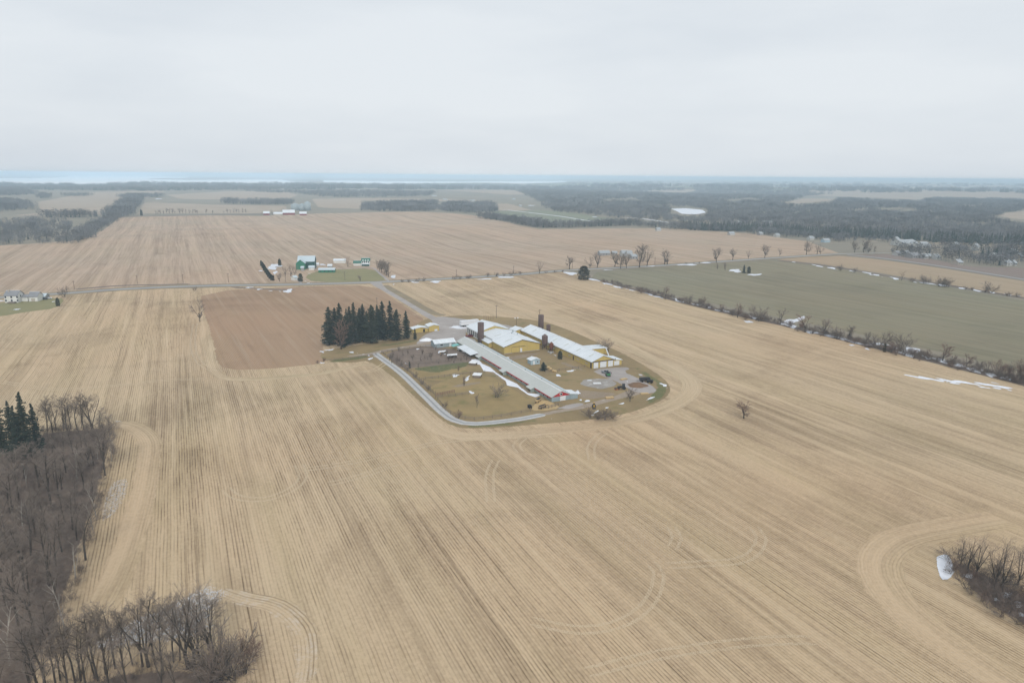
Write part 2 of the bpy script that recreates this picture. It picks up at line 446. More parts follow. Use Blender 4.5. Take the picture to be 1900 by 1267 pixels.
# ------------------------------------------------------------------ palette
STRAW = (.548, .420, .274); SOIL = (.195, .134, .077)
M_stub = stubble("corn stubble", STRAW, SOIL, rows=.85, patch=.46, streak=.42, fine=1.0)
M_head = stubble("headland stubble", (.55, .43, .285), SOIL, rows=.35, patch=.35, streak=.35, width=5.0, feather=6.5, fine=1.0)
M_headrow = stubble("turning rows", STRAW, SOIL, rows=.3, patch=.4, streak=.35, width=6.0, feather=7.0, fine=1.0)
M_headsnow = stubble("turning rows with thin snow", STRAW, SOIL, rows=.9, patch=.2, streak=.3, width=6.0, feather=6.0, snowy=.2, fine=1.0)
M_track = soil_mat("flattened straw", (.60, .475, .325), (.55, .43, .285), sc=.3, feather=.7, fine=1.5, maxa=.5)
M_farstub = stubble("far stubble", (.49, .375, .275), (.25, .18, .125), rows=.15, patch=.22, streak=.75, width=15.0, fine=.3, along=.0012)
M_leftstub = stubble("cross stubble", (.455, .36, .235), (.26, .19, .115), rows=.4, patch=.35, streak=.6, width=12.0, feather=6)
M_brown = stubble("brown field", (.37, .252, .160), (.225, .145, .09), rows=.25, patch=.7, streak=.4, width=7.0, feather=2.5, pale=(.40, .30, .21), fine=.4)
M_green = stubble("winter wheat", (.25, .225, .15), (.16, .147, .098), rows=.1, patch=.45, streak=.65, width=12.0, feather=2.0, pale=(.29, .27, .185), fine=.35)
M_rear = stubble("rear brown strip", (.38, .29, .195), (.29, .215, .145), rows=.1, patch=.3, streak=.4, width=12.0, fine=.2)
M_grey = stubble("grey ploughed strip", (.235, .19, .165), (.18, .145, .125), rows=.1, patch=.3, streak=.3, width=12.0, fine=.2)
M_far = soil_mat("far farmland", (.26, .22, .165), (.20, .185, .14), (.33, .27, .20), sc=.004, fine=.05)
M_farfield = soil_mat("far pale field", (.40, .32, .24), (.34, .27, .20), sc=.01, fine=.08, feather=30)
M_fargreen = soil_mat("far green field", (.22, .23, .15), (.18, .19, .13), sc=.01, fine=.08, feather=12)
M_litter = soil_mat("leaf litter", (.21, .155, .12), (.15, .115, .09), (.28, .22, .17), sc=.15, feather=5, fine=1.2)
M_yard = soil_mat("yard grass", (.315, .23, .115), (.225, .165, .085), (.19, .165, .07), sc=.045, feather=2.5, fine=1.5)
M_paddock = soil_mat("paddock grass", (.345, .25, .115), (.25, .185, .085), (.20, .17, .07), sc=.05, feather=2.0, fine=1.5)
M_grn = soil_mat("green grass", (.12, .135, .05), (.17, .165, .07), sc=.12, feather=3.5, fine=1.5, maxa=.8)
M_deepgrn = soil_mat("lush green grass", (.085, .115, .05), (.15, .145, .065), sc=.12, feather=2.5, fine=1.5, maxa=.85)
M_mud = soil_mat("bare orchard soil", (.215, .165, .13), (.165, .125, .10), (.27, .21, .165), sc=.1, feather=2.0, fine=1.0)
M_gravel = soil_mat("gravel yard", (.40, .36, .335), (.32, .285, .265), (.45, .41, .385), sc=.07, feather=1.8, fine=2.0)
M_dirttrack = soil_mat("earth track", (.36, .29, .225), (.29, .23, .175), (.41, .35, .29), sc=.09, feather=1.2, fine=2.0)
M_lawn = soil_mat("lawn", (.265, .235, .115), (.22, .205, .10), (.20, .20, .085), sc=.05, feather=2.0, fine=1.0)
M_verge = soil_mat("road verge", (.30, .24, .15), (.22, .175, .115), sc=.06, feather=2.5, fine=.8)
M_ditch = soil_mat("ditch scrub", (.20, .155, .125), (.14, .11, .09), sc=.08, feather=2.0, fine=.8)
M_asph = soil_mat("weathered asphalt", (.33, .325, .32), (.285, .28, .275), sc=.06, fine=1.5, rough=.85, bump=.01)
M_snow = soil_mat("old snow", (.76, .78, .83), (.62, .64, .69), (.50, .48, .46), sc=.3, feather=2.0, fine=2.0, rough=.7, fscale=.6)
M_farsnow = soil_mat("snow and ice", (.93, .95, .97), (.90, .92, .95), sc=.004, fine=.05, rough=.6)
M_icefield = soil_mat("snow in drift", (.78, .80, .85), (.66, .68, .73), sc=.05, feather=5, fine=.3, rough=.6, hard=5.0)
M_pad = soil_mat("old concrete pad", (.35, .32, .29), (.26, .235, .21), (.46, .44, .42), sc=.12, feather=.5, fine=1.5)
M_dirt = soil_mat("heaped earth", (.22, .135, .08), (.16, .10, .06), sc=.5, fine=2.5)
M_straw = soil_mat("loose straw", (.50, .36, .18), (.42, .30, .16), (.54, .42, .24), sc=.2, feather=2.0, fine=2.0)
def lane_mat():
    m = NB("farm lane", .9); s = m.sep(m.uv()); n = m.noise(m.pos(), .5, 5.0, .6); fn = m.noise(m.pos(), 2.2, 3.0)
    v = m.math("ADD", m.math("ABSOLUTE", s[1]), m.math("MULTIPLY", m.math("SUBTRACT", n, .5), .5))
    ctr = m.mr(v, .25, .6, 1.0, 0.0)
    c = m.mix(m.math("ADD", m.mr(n, .35, .7), m.math("MULTIPLY", fn, .3), clamp=True), (.53, .52, .51), (.42, .41, .40))
    c = m.mix(m.math("MULTIPLY", ctr, .8), c, (.235, .24, .245)); m.col(c); m.bump(fn, .03, .5); m.feather(.7); return m.m
M_lane = lane_mat()

# ------------------------------------------------------------------ the ground, to the horizon
def build_ground():
    front = np.arange(-75, 75.01, .7); rest = np.arange(85, 276, 10.0)
    ang = np.radians(np.concatenate([front, rest]))
    r = list(np.linspace(0, 480, 25)[1:]); r += list(np.arange(500, 2600, 20.0)); x = 2600.
    while x < 45000: r.append(x); x *= 1.03
    r.append(45000.); V = [(0, 0, 0.)]; n = len(ang)
    for q in r:
        X, Y = q * np.sin(ang), q * np.cos(ang); Z = hgt(X, Y); V += list(zip(X, Y, Z))
    F = [(0, 1 + (k + 1) % n, 1 + k) for k in range(n)]
    for i in range(len(r) - 1):
        a, b = 1 + i * n, 1 + (i + 1) * n
        F += [(a + k, a + (k + 1) % n, b + (k + 1) % n, b + k) for k in range(n)]
    me = mesh("ground", V, F, M_far, True); me.update()
    if me.polygons[5].normal.z < 0: me.flip_normals()
    return tag(link(bpy.data.objects.new("ground", me)), kind="structure")
build_ground()

# ------------------------------------------------------------------ fields
ROAD = px((-180, 566), (-60, 557), (0, 552), (60, 548), (126, 544), (227, 536.5), (354, 531), (460, 529), (565, 527.3), (670, 524.5), (734, 522), (839, 516.5), (960, 509.5),
          (1041, 502.5), (1117, 498.5), (1193, 495), (1319, 487), (1420, 480), (1490, 475.5), (1560, 471.5), (1640, 470), (1720, 471))
sheet("stubble_field", [P(-520, -330), P(203, -330), P(203, 352), P(26, 345), P(-124, 368), P(-240, 398), P(-520, 470)], 15, 1, M_stub)
sheet("far_stubble_field", ROAD[:20] + px((1500, 448), (1400, 434), (1240, 424), (1150, 424), (1060, 425), (1000, 425), (960, 418), (900, 402), (850, 397),
      (700, 394), (600, 396), (480, 401), (222, 404), (190, 428), (150, 445), (80, 451), (0, 456), (-180, 464)), 26, 1, M_farstub, ang=TH)
sheet("brown_field", smooth_poly([P(-122, 352), P(-126, 260), P(-125, 130), P(-120, 104), P(-100, 97), P(-72, 96), P(-70, 118), P(-66, 140), P(-20, 150), P(5, 160), P(8, 250), P(12, 330), P(-40, 344)], 1), 12, 2, M_brown, ang=TH + .05)
sheet("wheat_field", px((1095, 516), (1106, 504), (1180, 499), (1320, 490), (1430, 483), (1500, 489), (1600, 505), (1700, 522), (1800, 540), (1900, 558), (2060, 590), (2060, 745), (1900, 692), (1750, 655), (1600, 622), (1450, 590), (1300, 560), (1180, 533)), 22, 2, M_green, ang=TH + .02)
sheet("brown_strip_field", px((1440, 482), (1500, 477), (1560, 475), (1640, 483), (1760, 500), (1900, 522), (2060, 548), (2060, 588), (1900, 552), (1760, 528), (1620, 505), (1520, 490)), 24, 2, M_rear, ang=TH)
sheet("grey_strip_field", px((1572, 474), (1640, 472), (1720, 480), (1800, 495), (1880, 497), (2060, 500), (2060, 545), (1900, 520), (1760, 498), (1650, 482)), 24, 2, M_grey, ang=TH)

# headlands, turning rows and tracks across the stubble
strip("headland", px((372, 560), (385, 640), (402, 692), (450, 704), (520, 700), (600, 692), (690, 676), (735, 716), (795, 780), (840, 806), (920, 808), (1010, 800), (1120, 788), (1210, 768), (1268, 740), (1285, 715), (1262, 690), (1200, 660), (1130, 625), (1060, 597), (980, 582), (880, 572)),
      [7, 9, 12, 13, 12, 11, 12, 14, 14, 14, 15, 16, 15, 15, 14, 12], 3, M_head, step=5, ncross=6)
strip("turning_rows", px((205, 783), (250, 792), (278, 820), (272, 880), (256, 950), (228, 1040), (190, 1120), (150, 1170)), 14, 3.2, M_headrow, step=4, ncross=6)
strip("turning_rows", px((1880, 960), (1770, 978), (1670, 1000), (1630, 1045), (1660, 1110), (1740, 1180), (1840, 1250), (1960, 1330)), 17, 3.4, M_headrow, step=4, ncross=8)
strip("snowy_turning_rows", px((395, 1090), (450, 1110), (515, 1125), (560, 1165), (570, 1220), (560, 1290)), [9, 11, 11, 9], 3.6, M_headsnow, step=3, ncross=6)
def wheels(paths, gap=1.9, w=.7):
    """two wheel marks beside each path"""
    out = []
    for p in paths:
        c = catmull(p, 4.0); t = np.gradient(c, axis=0); t /= np.linalg.norm(t, axis=1)[:, None]; n = np.stack([t[:, 1], -t[:, 0]], 1)
        for s in (-1, 1): out.append(list(c[::2] + n[::2] * gap * s / 2))
    return out
TR = [px((415, 903), (440, 922), (490, 926), (540, 908), (562, 884), (552, 858)), px((975, 1150), (1080, 1168), (1160, 1152), (1208, 1112), (1222, 1062), (1200, 1040)),
      px((912, 935), (908, 892), (914, 862), (930, 838)), px((1100, 856), (1096, 834), (1104, 816), (1124, 800)), px((1240, 972), (1256, 996), (1244, 1022)),
      px((1392, 972), (1412, 996), (1402, 1022), (1370, 1040), (1290, 1046), (1230, 1050)), px((555, 872), (640, 860), (740, 838), (830, 818), (930, 812), (1040, 806)),
      px((970, 842), (958, 826), (974, 810)), px((400, 690), (370, 672), (358, 640), (362, 600)), px((0, 708), (100, 722), (200, 716), (300, 706), (400, 702)),
      px((1040, 548), (1100, 556), (1060, 572), (980, 566)), px((770, 528), (860, 522), (900, 533), (860, 545)), px((740, 655), (690, 688), (640, 690)),
      px((600, 900), (680, 880), (760, 850)), px((1080, 1250), (1220, 1215), (1400, 1190), (1560, 1186)), px((760, 585), (850, 575), (960, 583), (1080, 610))]
strip("wheel_tracks", wheels(TR, 2.3), 1.5, 4, M_track, step=2.5, ncross=2)

# farm ground
GR = smooth_poly(px((588, 668), (592, 652), (640, 642), (740, 628), (775, 596), (800, 588), (860, 584), (935, 587), (1010, 595), (1060, 612), (1115, 636), (1160, 655), (1200, 678), (1238, 702),
                    (1252, 722), (1240, 742), (1180, 766), (1110, 780), (1010, 788), (900, 798), (842, 796), (805, 775), (690, 668), (650, 676)), 2)
sheet("farm_ground", GR, 4, 5, M_yard)
sheet("paddock", [smooth_poly(px((790, 712), (900, 690), (960, 725), (1000, 745), (960, 766), (880, 776), (845, 770), (800, 740)), 1),
                  smooth_poly(px((748, 690), (850, 676), (880, 690), (870, 705), (790, 708)), 1)], 3, 6, M_paddock)
sheet("orchard_ground", smooth_poly(px((712, 652), (800, 640), (850, 648), (885, 664), (870, 676), (800, 680), (742, 686), (722, 670)), 1), 3, 6, M_mud)
sheet("lush_grass", [smooth_poly(px((752, 684), (800, 678), (850, 672), (880, 670), (868, 682), (830, 688), (810, 694)), 1)], 2, 7, M_deepgrn)
sheet("green_grass", [smooth_poly(px(*q), 1) for q in (
    ((1150, 668), (1190, 682), (1235, 708), (1246, 724), (1232, 744), (1180, 760), (1200, 735), (1215, 715), (1180, 690)),
    ((960, 680), (1010, 700), (1045, 716), (1062, 735), (1040, 730), (1000, 705)), ((860, 786), (940, 780), (1010, 776), (1000, 785), (900, 796), (858, 796)),
    ((640, 652), (740, 634), (790, 627), (780, 634), (700, 645), (640, 658)), ((600, 668), (690, 656), (695, 664), (610, 676)), ((700, 662), (740, 700), (800, 765), (815, 778), (790, 772), (720, 700)))], 3, 7, M_grn)
sheet("gravel_yard", smooth_poly(px((765, 642), (782, 622), (806, 613), (806, 604), (795, 592), (815, 586), (850, 590), (900, 596), (925, 600), (950, 604), (958, 610), (930, 616), (890, 616), (868, 614), (866, 624), (892, 632), (860, 640), (800, 644)), 1), 3, 8, M_gravel)
strip("driveway", px((696, 524), (708, 534), (745, 556), (790, 583), (826, 603), (838, 618)), [12, 6.5, 6.5, 6.5, 8, 10], 8.8, M_gravel, step=4)
strip("verge", [px((712, 529), (755, 553), (800, 579), (826, 586))], 9, 6.6, M_verge, step=4)
strip("earth_track", px((812, 634), (760, 643), (715, 650), (690, 656), (640, 662)), [8, 6, 5, 5, 3], 8.3, M_dirttrack, step=3)
strip("lane", px((696, 655), (703, 661), (745, 692), (790, 735), (820, 764), (845, 780), (882, 786), (960, 778), (1012, 768)), 4.6, 9, M_lane, step=3, ncross=6)
strip("earth_track", px((1000, 771), (1030, 764), (1075, 756), (1110, 747), (1160, 733), (1190, 722), (1180, 710), (1150, 698), (1126, 690), (1112, 683)), [4, 4, 5, 5, 5, 8, 7, 7, 8, 9], 8.5, M_dirttrack, step=3)
sheet("gravel_apron", [smooth_poly(px((1092, 686), (1160, 679), (1175, 684), (1160, 690), (1185, 700), (1225, 722), (1215, 732), (1170, 728), (1150, 712), (1110, 696)), 1),
      smooth_poly(px((1020, 762), (1040, 752), (1078, 745), (1095, 750), (1060, 760)), 1)], 3, 9.4, M_gravel)
def ring(cx, cy, ra, rb, n=30, wob=.06, seed=1, rot=TH):
    rg = random.Random(seed); ph = [rg.uniform(0, 6.28) for _ in range(3)]; out = []
    for k in range(n):
        t = 2 * math.pi * k / n; q = 1 + wob * (math.sin(3 * t + ph[0]) + math.sin(5 * t + ph[1]) + .6 * math.sin(8 * t + ph[2]))
        x, y = ra * q * math.cos(t), rb * q * math.sin(t)
        out.append(np.array([cx + x * math.cos(rot) - y * math.sin(rot), cy + x * math.sin(rot) + y * math.cos(rot)]))
    return out
M_worn = soil_mat("worn bare earth", (.33, .26, .19), (.26, .20, .145), sc=.12, feather=2.2, fine=2.0, maxa=.9)
sheet("worn_ground", [smooth_poly(px(*q), 1) for q in (((935, 662), (1000, 652), (1010, 656), (960, 668), (940, 668)), ((1040, 668), (1095, 688), (1090, 692), (1035, 676)), ((885, 668), (1000, 732), (1015, 742), (985, 738), (890, 682)), ((1050, 720), (1120, 726), (1160, 730), (1110, 742), (1070, 740)), ((905, 640), (930, 655), (922, 658), (900, 645)), ((1080, 694), (1060, 712), (1076, 722), (1068, 724), (1052, 712), (1074, 692)), ((830, 715), (900, 705), (905, 710), (840, 722)), ((1160, 680), (1205, 700), (1215, 716), (1200, 712)))], 2, 7.4, M_worn)
pc = at(1111, 711); sheet("concrete_pad", ring(pc[0], pc[1], 8.4, 7.6, wob=.05), 1.5, 9.8, M_pad)
sheet("loose_straw", smooth_poly(px((985, 752), (1000, 740), (1018, 742), (1040, 752), (1045, 758), (1010, 764), (980, 762)), 1), 2, 9.9, M_straw)
# roads
strip("road_verge", ROAD, 20, 3.7, M_verge, step=12)
strip("roadside_ditch", [px((128, 538), (180, 533.5), (227, 530), (300, 528.5), (360, 527)), px((420, 533), (470, 535), (530, 538), (548, 536.5))], 7, 4.8, M_ditch, step=8)
strip("road", ROAD, 7.4, 5, M_asph, step=12)
strip("road", px((1572, 473), (1640, 480), (1760, 496.5), (1900, 519), (2060, 546)), 7, 5.5, M_asph, step=15)
strip("road", px((205, 402.5), (330, 401), (480, 398), (540, 396)), 16, 5, M_grey, step=20)
sheet("farm_lawn", smooth_poly(px((560, 512), (600, 500), (640, 500), (690, 497), (722, 519), (700, 522), (580, 525)), 1), 6, 4.2, M_lawn)
strip("green_farm_drive", [px((722, 522), (705, 508), (690, 497), (660, 498), (620, 499)), px((560, 527), (553, 520), (546, 514))], 4, 6, M_gravel, step=5)
sheet("house_lawn", smooth_poly(px((-60, 590), (-40, 566), (30, 558), (95, 553), (125, 553), (110, 572), (50, 579), (0, 588)), 1), 6, 4.3, M_lawn)
strip("hedge_ground", px((1088, 514), (1180, 538), (1300, 569), (1450, 602), (1600, 638), (1750, 674), (1900, 712), (2000, 740)), [7, 8, 9, 10], 3, M_ditch, step=6)
strip("hedge_ground", px((1440, 483), (1540, 495), (1660, 515), (1780, 533), (1900, 553), (2040, 578)), 9, 3.4, M_ditch, step=10)

# far country
for i, q in enumerate((((240, 398), (260, 374), (300, 376), (400, 380), (540, 382), (545, 390), (480, 397)), ((0, 400), (60, 395), (60, 375), (160, 357), (280, 354), (315, 355), (265, 372), (225, 396), (120, 402)),
                       ((330, 370), (300, 362), (420, 355), (530, 355), (560, 362), (535, 372)), ((580, 386), (570, 369), (660, 368), (800, 369), (900, 372), (960, 380), (1000, 390), (960, 392), (920, 392), (900, 374), (680, 372), (680, 390)))):
    sheet("far_field", px(*q), 40, 1, M_farfield)
sheet("far_field", px((900, 404), (915, 392), (1000, 390), (1100, 400), (1200, 410), (1165, 416), (1060, 420), (960, 414)), 40, 1, M_fargreen)
sheet("far_field", [px(*q) for q in (((1445, 376), (1500, 368), (1560, 370), (1540, 374), (1470, 380)), ((1467, 363), (1560, 359), (1740, 367), (1700, 371), (1580, 366)), ((1830, 398), (1900, 390), (1990, 392), (1990, 412), (1880, 408)),
      ((1620, 356), (1800, 360), (1960, 363), (1960, 366), (1800, 364), (1640, 359)), ((1300, 415), (1400, 419), (1640, 447), (1900, 450), (1900, 456), (1600, 452), (1420, 427)))], 40, 2, M_farfield)
_r = np.random.default_rng(12); ff = [[], []]
for k in range(34):
    c = at(_r.uniform(880, 1980), _r.uniform(342, 362)); d_ = np.hypot(*c)
    if d_ < 3000 or d_ > 14000: continue
    w, l, t_ = d_ * _r.uniform(.03, .09), d_ * _r.uniform(.05, .16), TH + _r.choice([0, 0, .1]); ax, ay = np.array([math.cos(t_), math.sin(t_)]), np.array([-math.sin(t_), math.cos(t_)])
    ff[k % 3 == 0].append([c - ax * w - ay * l, c + ax * w - ay * l * .9, c + ax * w * .9 + ay * l, c - ax * w * .8 + ay * l])
sheet("far_field", ff[0], 90, 3, M_farfield); sheet("far_field", ff[1], 90, 4, M_fargreen)
sheet("brown_clearing", px((100, 445), (145, 432), (190, 404), (150, 405), (120, 425)), 25, 1, M_farfield)
sheet("frozen_lake", [px((-250, 336), (0, 341), (110, 342), (165, 345), (210, 344), (240, 341), (330, 340), (480, 341), (560, 342), (575, 338), (520, 334), (350, 334.5), (270, 333), (350, 330), (345, 328.5), (130, 326), (120, 329), (0, 331), (-250, 327)),
                      px((600, 339), (700, 341), (860, 342), (960, 341.5), (1050, 339), (1050, 336.5), (860, 337.5), (700, 336.5), (600, 335))], 400, 4, M_farsnow)
sheet("snowy_field", [px((1243, 388), (1270, 386.5), (1305, 390), (1312, 395), (1290, 399), (1262, 397)), px((285, 370), (300, 366), (308, 358), (316, 355), (306, 366), (298, 373)), px((420, 356), (428, 357), (432, 362), (424, 360))], 20, 4, M_icefield)
strip("snowy_ditch", [px((940, 390), (1000, 397), (1060, 405), (1150, 416)), px((1145, 404), (1190, 406), (1245, 414)), px((920, 391), (950, 390))], 12, 4, M_icefield, step=25)

# ------------------------------------------------------------------ trees: shared meshes
M_bark = bark("grey bark", (.075, .063, .053)); M_twig = bark("grey brown twigs", (.205, .168, .140))
M_twigred = bark("reddish twigs", (.20, .135, .105)); M_twigdark = bark("dark brush", (.165, .130, .110)); M_barkpale = bark("pale bark", (.36, .33, .29))
M_need = needles("spruce needles", (.020, .034, .030), (.034, .050, .040)); M_cedar = needles("cedar needles", (.030, .042, .032), (.045, .055, .038))
M_farbare_hazed = bark("far bare crowns tinted for haze", (.15, .152, .155)); M_farneed_hazed = needles("far conifers tinted for haze", (.030, .054, .056), (.045, .068, .066))  # base colours shifted bluer: distance haze painted into twigs and needles

class Seg:
    """tapered three-to-six-sided twigs gathered into arrays"""
    def __init__(s): s.v = []; s.f = []
    def add(s, p0, p1, r0, r1, n=3):
        d = p1 - p0; L = d.length
        if L < 1e-5: return
        d /= L; a = d.orthogonal().normalized(); b = d.cross(a); o = len(s.v)
        for p, r in ((p0, r0), (p1, r1)):
            for k in range(n):
                t = 2 * math.pi * k / n
                s.v.append(p + a * (math.cos(t) * r) + b * (math.sin(t) * r))
        s.f += [(o + k, o + (k + 1) % n, o + (k + 1) % n + n, o + k + n) for k in range(n)]
def rdir(rg, d, ang):
    a = d.orthogonal().normalized(); b = d.cross(a); t = rg.uniform(0, 2 * math.pi)
    return (d * math.cos(ang) + (a * math.cos(t) + b * math.sin(t)) * math.sin(ang)).normalized()
def branch(rg, S, p, d, L, r, lev, top, kids, up, wig, tw):
    n = (5, 4, 3, 2, 1)[lev] if lev < 5 else 1
    pts = [p.copy()]; q = p.copy(); dd = d.copy()
    for i in range(n):
        dd = (dd + Vector((rg.gauss(0, wig), rg.gauss(0, wig), rg.gauss(0, wig) + up))).normalized()
        q = q + dd * (L / n); pts.append(q.copy())
    rr = [max(tw, r * (1 - .72 * i / n)) for i in range(n + 1)]
    T = S[0] if lev < 2 else S[1]
    for i in range(n): T.add(pts[i], pts[i + 1], rr[i], rr[i + 1], (6, 4, 3, 3, 3)[min(lev, 4)])
    if lev >= top: return
    nk = kids[lev]; nk = max(1, int(nk * rg.uniform(.8, 1.25)))
    for k in range(nk):
        t = .22 + .78 * (k + rg.random()) / nk; f = t * n; i = min(n - 1, int(f)); pos = pts[i].lerp(pts[i + 1], f - i)
        ax = (pts[i + 1] - pts[i]).normalized()
        branch(rg, S, pos, rdir(rg, ax, rg.uniform(.45, .85)), L * rg.uniform(.38, .58) * (1.15 - .45 * t), max(tw, r * .42 * (1 - .4 * t)), lev + 1, top, kids, up, wig, tw)
def bare_tree(seed, kids=(6, 6, 5, 3), style="vase", tw=.011, trunkm=M_bark, twigm=M_twig):
    rg = random.Random(seed); S = (Seg(), Seg()); top = len(kids)
    if style == "vase":      # a short bole that forks into several leaders
        h = rg.uniform(1.6, 3.2); lean = Vector((rg.gauss(0, .05), rg.gauss(0, .05), 1)).normalized(); p = Vector((0, 0, -.15))
        S[0].add(p, p + lean * (h * .5), .24, .20, 7); S[0].add(p + lean * (h * .5), p + lean * h, .20, .17, 7)
        for k in range(rg.randint(3, 5)):
            d = rdir(rg, lean, rg.uniform(.12, .52)); branch(rg, S, p + lean * (h * rg.uniform(.72, 1)), d, (9.6 - h) * rg.uniform(.78, 1.0), .13, 1, top, kids, .05, .07, tw)
        for k in range(rg.randint(2, 4)): branch(rg, S, p + lean * (h * rg.uniform(.6, 1)), rdir(rg, lean, rg.uniform(.8, 1.15)), rg.uniform(2, 3.4), .07, 1, top, kids, .09, .08, tw)
    elif style == "tall":    # forest-grown: long straight stem, crown high up
        d = Vector((rg.gauss(0, .05), rg.gauss(0, .05), 1)).normalized(); p = Vector((0, 0, -.15)); q = p + d * 3.6
        S[0].add(p, q, .15, .125, 6)
        branch(rg, S, q, d, 6.0, .12, 0, top, (kids[0] + 4,) + tuple(kids[1:]), .02, .05, tw)
        for k in range(2): branch(rg, S, p + d * rg.uniform(2.5, 3.6), rdir(rg, d, rg.uniform(.25, .5)), rg.uniform(3.5, 5), .07, 1, top, kids, .08, .06, tw)
    else:                    # shrub: many stems from the ground
        for k in range(rg.randint(9, 13)):
            d = rdir(rg, Vector((0, 0, 1)), rg.uniform(.1, .95))
            branch(rg, S, Vector((rg.gauss(0, .6), rg.gauss(0, .6), -.1)), d, rg.uniform(6, 9.5), .10, 1, top, kids, .05, .10, tw)
    zt = max(v.z for v in S[1].v); k = 10.0 / zt
    for s in S: s.v = [v * k for v in s.v]
    return mesh("trunk", S[0].v, S[0].f, trunkm), mesh("crown", S[1].v, S[1].f, twigm)
def spruce(seed, wide=2.1, nw=34, nb=8, mat=M_need, gap=.12, skirt=.7):
    rg = random.Random(seed); T = Seg(); T.add(Vector((0, 0, -.1)), Vector((0, 0, 5)), .2, .12, 6); T.add(Vector((0, 0, 5)), Vector((0, 0, 9.9)), .12, .015, 5)
    V = []; F = []; side = [rg.uniform(.6, 1.25) for _ in range(8)]; bulge = [rg.uniform(.7, 1.2) for _ in range(9)]
    def tri(a, b, c): n = len(V); V.extend((a, b, c)); F.append((n, n + 1, n + 2))
    for w in range(nw):
        z = skirt + (9.75 - skirt) * (w / (nw - 1)) ** .92; t = z / 10
        Rm = wide * (1 - t) ** .8 * (1 - .35 * max(0, .25 - t) / .25) + .1
        for k in range(nb):
            if rg.random() < gap: continue
            az = 2 * math.pi * (k + rg.uniform(-.4, .4) + w * .37) / nb
            L = Rm * rg.uniform(.6, 1.2) * side[int(az / 6.2832 * 8) % 8] * (bulge[int(t * 8)] * (1 - t * 8 % 1) + bulge[min(8, int(t * 8) + 1)] * (t * 8 % 1)); dr = rg.uniform(.12, .4) * (1 - t * .8)
            rad = Vector((math.cos(az), math.sin(az), 0)); tan = Vector((-rad.y, rad.x, 0)); zz = z + rg.uniform(-.1, .1)
            def pt(s): return Vector((0, 0, zz)) + rad * (L * s) + Vector((0, 0, -dr * L * s + .35 * dr * L * s * s * s + .12 * (1 - t) * s))
            m = 5
            for j in range(m):
                s0, s1 = (j + .3) / m, min(1.08, (j + 1.5) / m); a, b = pt(s0), pt(s1)
                wd = (.16 + .30 * L * (1 - s0 * .7)) * rg.uniform(.55, 1.0)
                for sg in (-1, 1):
                    e = a.lerp(b, .75) + tan * (sg * wd) + Vector((0, 0, -rg.uniform(.05, .26)))
                    tri(a + Vector((0, 0, .04)), b, e)
                tri(a, b, a.lerp(b, .5) + Vector((0, 0, -rg.uniform(.12, .34))) + tan * rg.uniform(-.1, .1))
    for k in range(10):
        a = rg.uniform(0, 6.28); z = rg.uniform(9.2, 9.8); tri(Vector((0, 0, z)), Vector((0, 0, z + .35)), Vector((math.cos(a) * .22, math.sin(a) * .22, z + .1)))
    k = 10 / max(v.z for v in V)
    return mesh("trunk", T.v, T.f, M_bark), mesh("crown", [v * k for v in V], F, mat)
def cedar(seed, wide=1.9):
    """rounded dense evergreen shrub, tufts of scale foliage through its volume"""
    rg = random.Random(seed); T = Seg(); T.add(Vector((0, 0, -.1)), Vector((0, 0, 8)), .3, .05, 5); V = []; F = []
    for i in range(900):
        z = 10 * rg.random() ** .9; t = z / 10; rm = wide * 2 * math.sqrt(max(0, (1 - t) * (t + .35))) * .8; az = rg.uniform(0, 6.28); r = rm * rg.random() ** .35
        r *= 1 + .15 * math.sin(az * 3 + seed) + .1 * math.sin(z * 1.7 + az * 2)
        p = Vector((math.cos(az) * r, math.sin(az) * r, z)); n = len(V)
        for j in range(2):
            d = Vector((rg.gauss(0, 1) + math.cos(az) * .6, rg.gauss(0, 1) + math.sin(az) * .6, rg.gauss(.6, .7))).normalized() * rg.uniform(.4, .9); e = d.orthogonal().normalized() * .28
            V.extend((p - e, p + e, p + d)); F.append((len(V) - 3, len(V) - 2, len(V) - 1))
    return mesh("trunk", T.v, T.f, M_bark), mesh("crown", V, F, M_cedar)

T_vase = [bare_tree(10 + i, (6, 7, 5, 3), tw=.010) for i in range(5)]
T_tall = [bare_tree(30 + i, (6, 7, 6, 3), "tall", tw=.009) for i in range(6)]
T_tallpale = [bare_tree(45 + i, (6, 5, 4, 3), "tall", tw=.009, trunkm=M_barkpale) for i in range(2)]
T_small = [bare_tree(50 + i, (6, 7, 6), tw=.045) for i in range(5)]
T_red = [bare_tree(60 + i, (6, 7, 7), tw=.04, twigm=M_twigred) for i in range(3)]
T_shrub = [bare_tree(70 + i, (7, 7, 6), "shrub", tw=.045, twigm=(M_twig, M_twigred, M_twigdark, M_twig)[i]) for i in range(4)]
T_brush = [bare_tree(80 + i, (7, 6, 5), "shrub", tw=.04, twigm=M_twigdark, trunkm=M_twigdark) for i in range(3)]
T_spruce = [spruce(90 + i, (2.6, 2.1, 2.3, 1.95, 2.8)[i], gap=(.08, .16, .1, .2, .06)[i]) for i in range(5)]
T_cedar = [cedar(100 + i, (1.7, 2.6)[i]) for i in range(2)]
RG = random.Random(5)
def plant(name, var, x, y, h, label, cat="tree", group=None, spread=1.0):
    o = empty(name, x, y, RG.uniform(0, 6.28), label, cat, group)
    s = h / 10.0; o.scale = (s * spread, s * spread, s)
    for me in var: link(bpy.data.objects.new(me.name.split(".")[0], me), o)
    return o
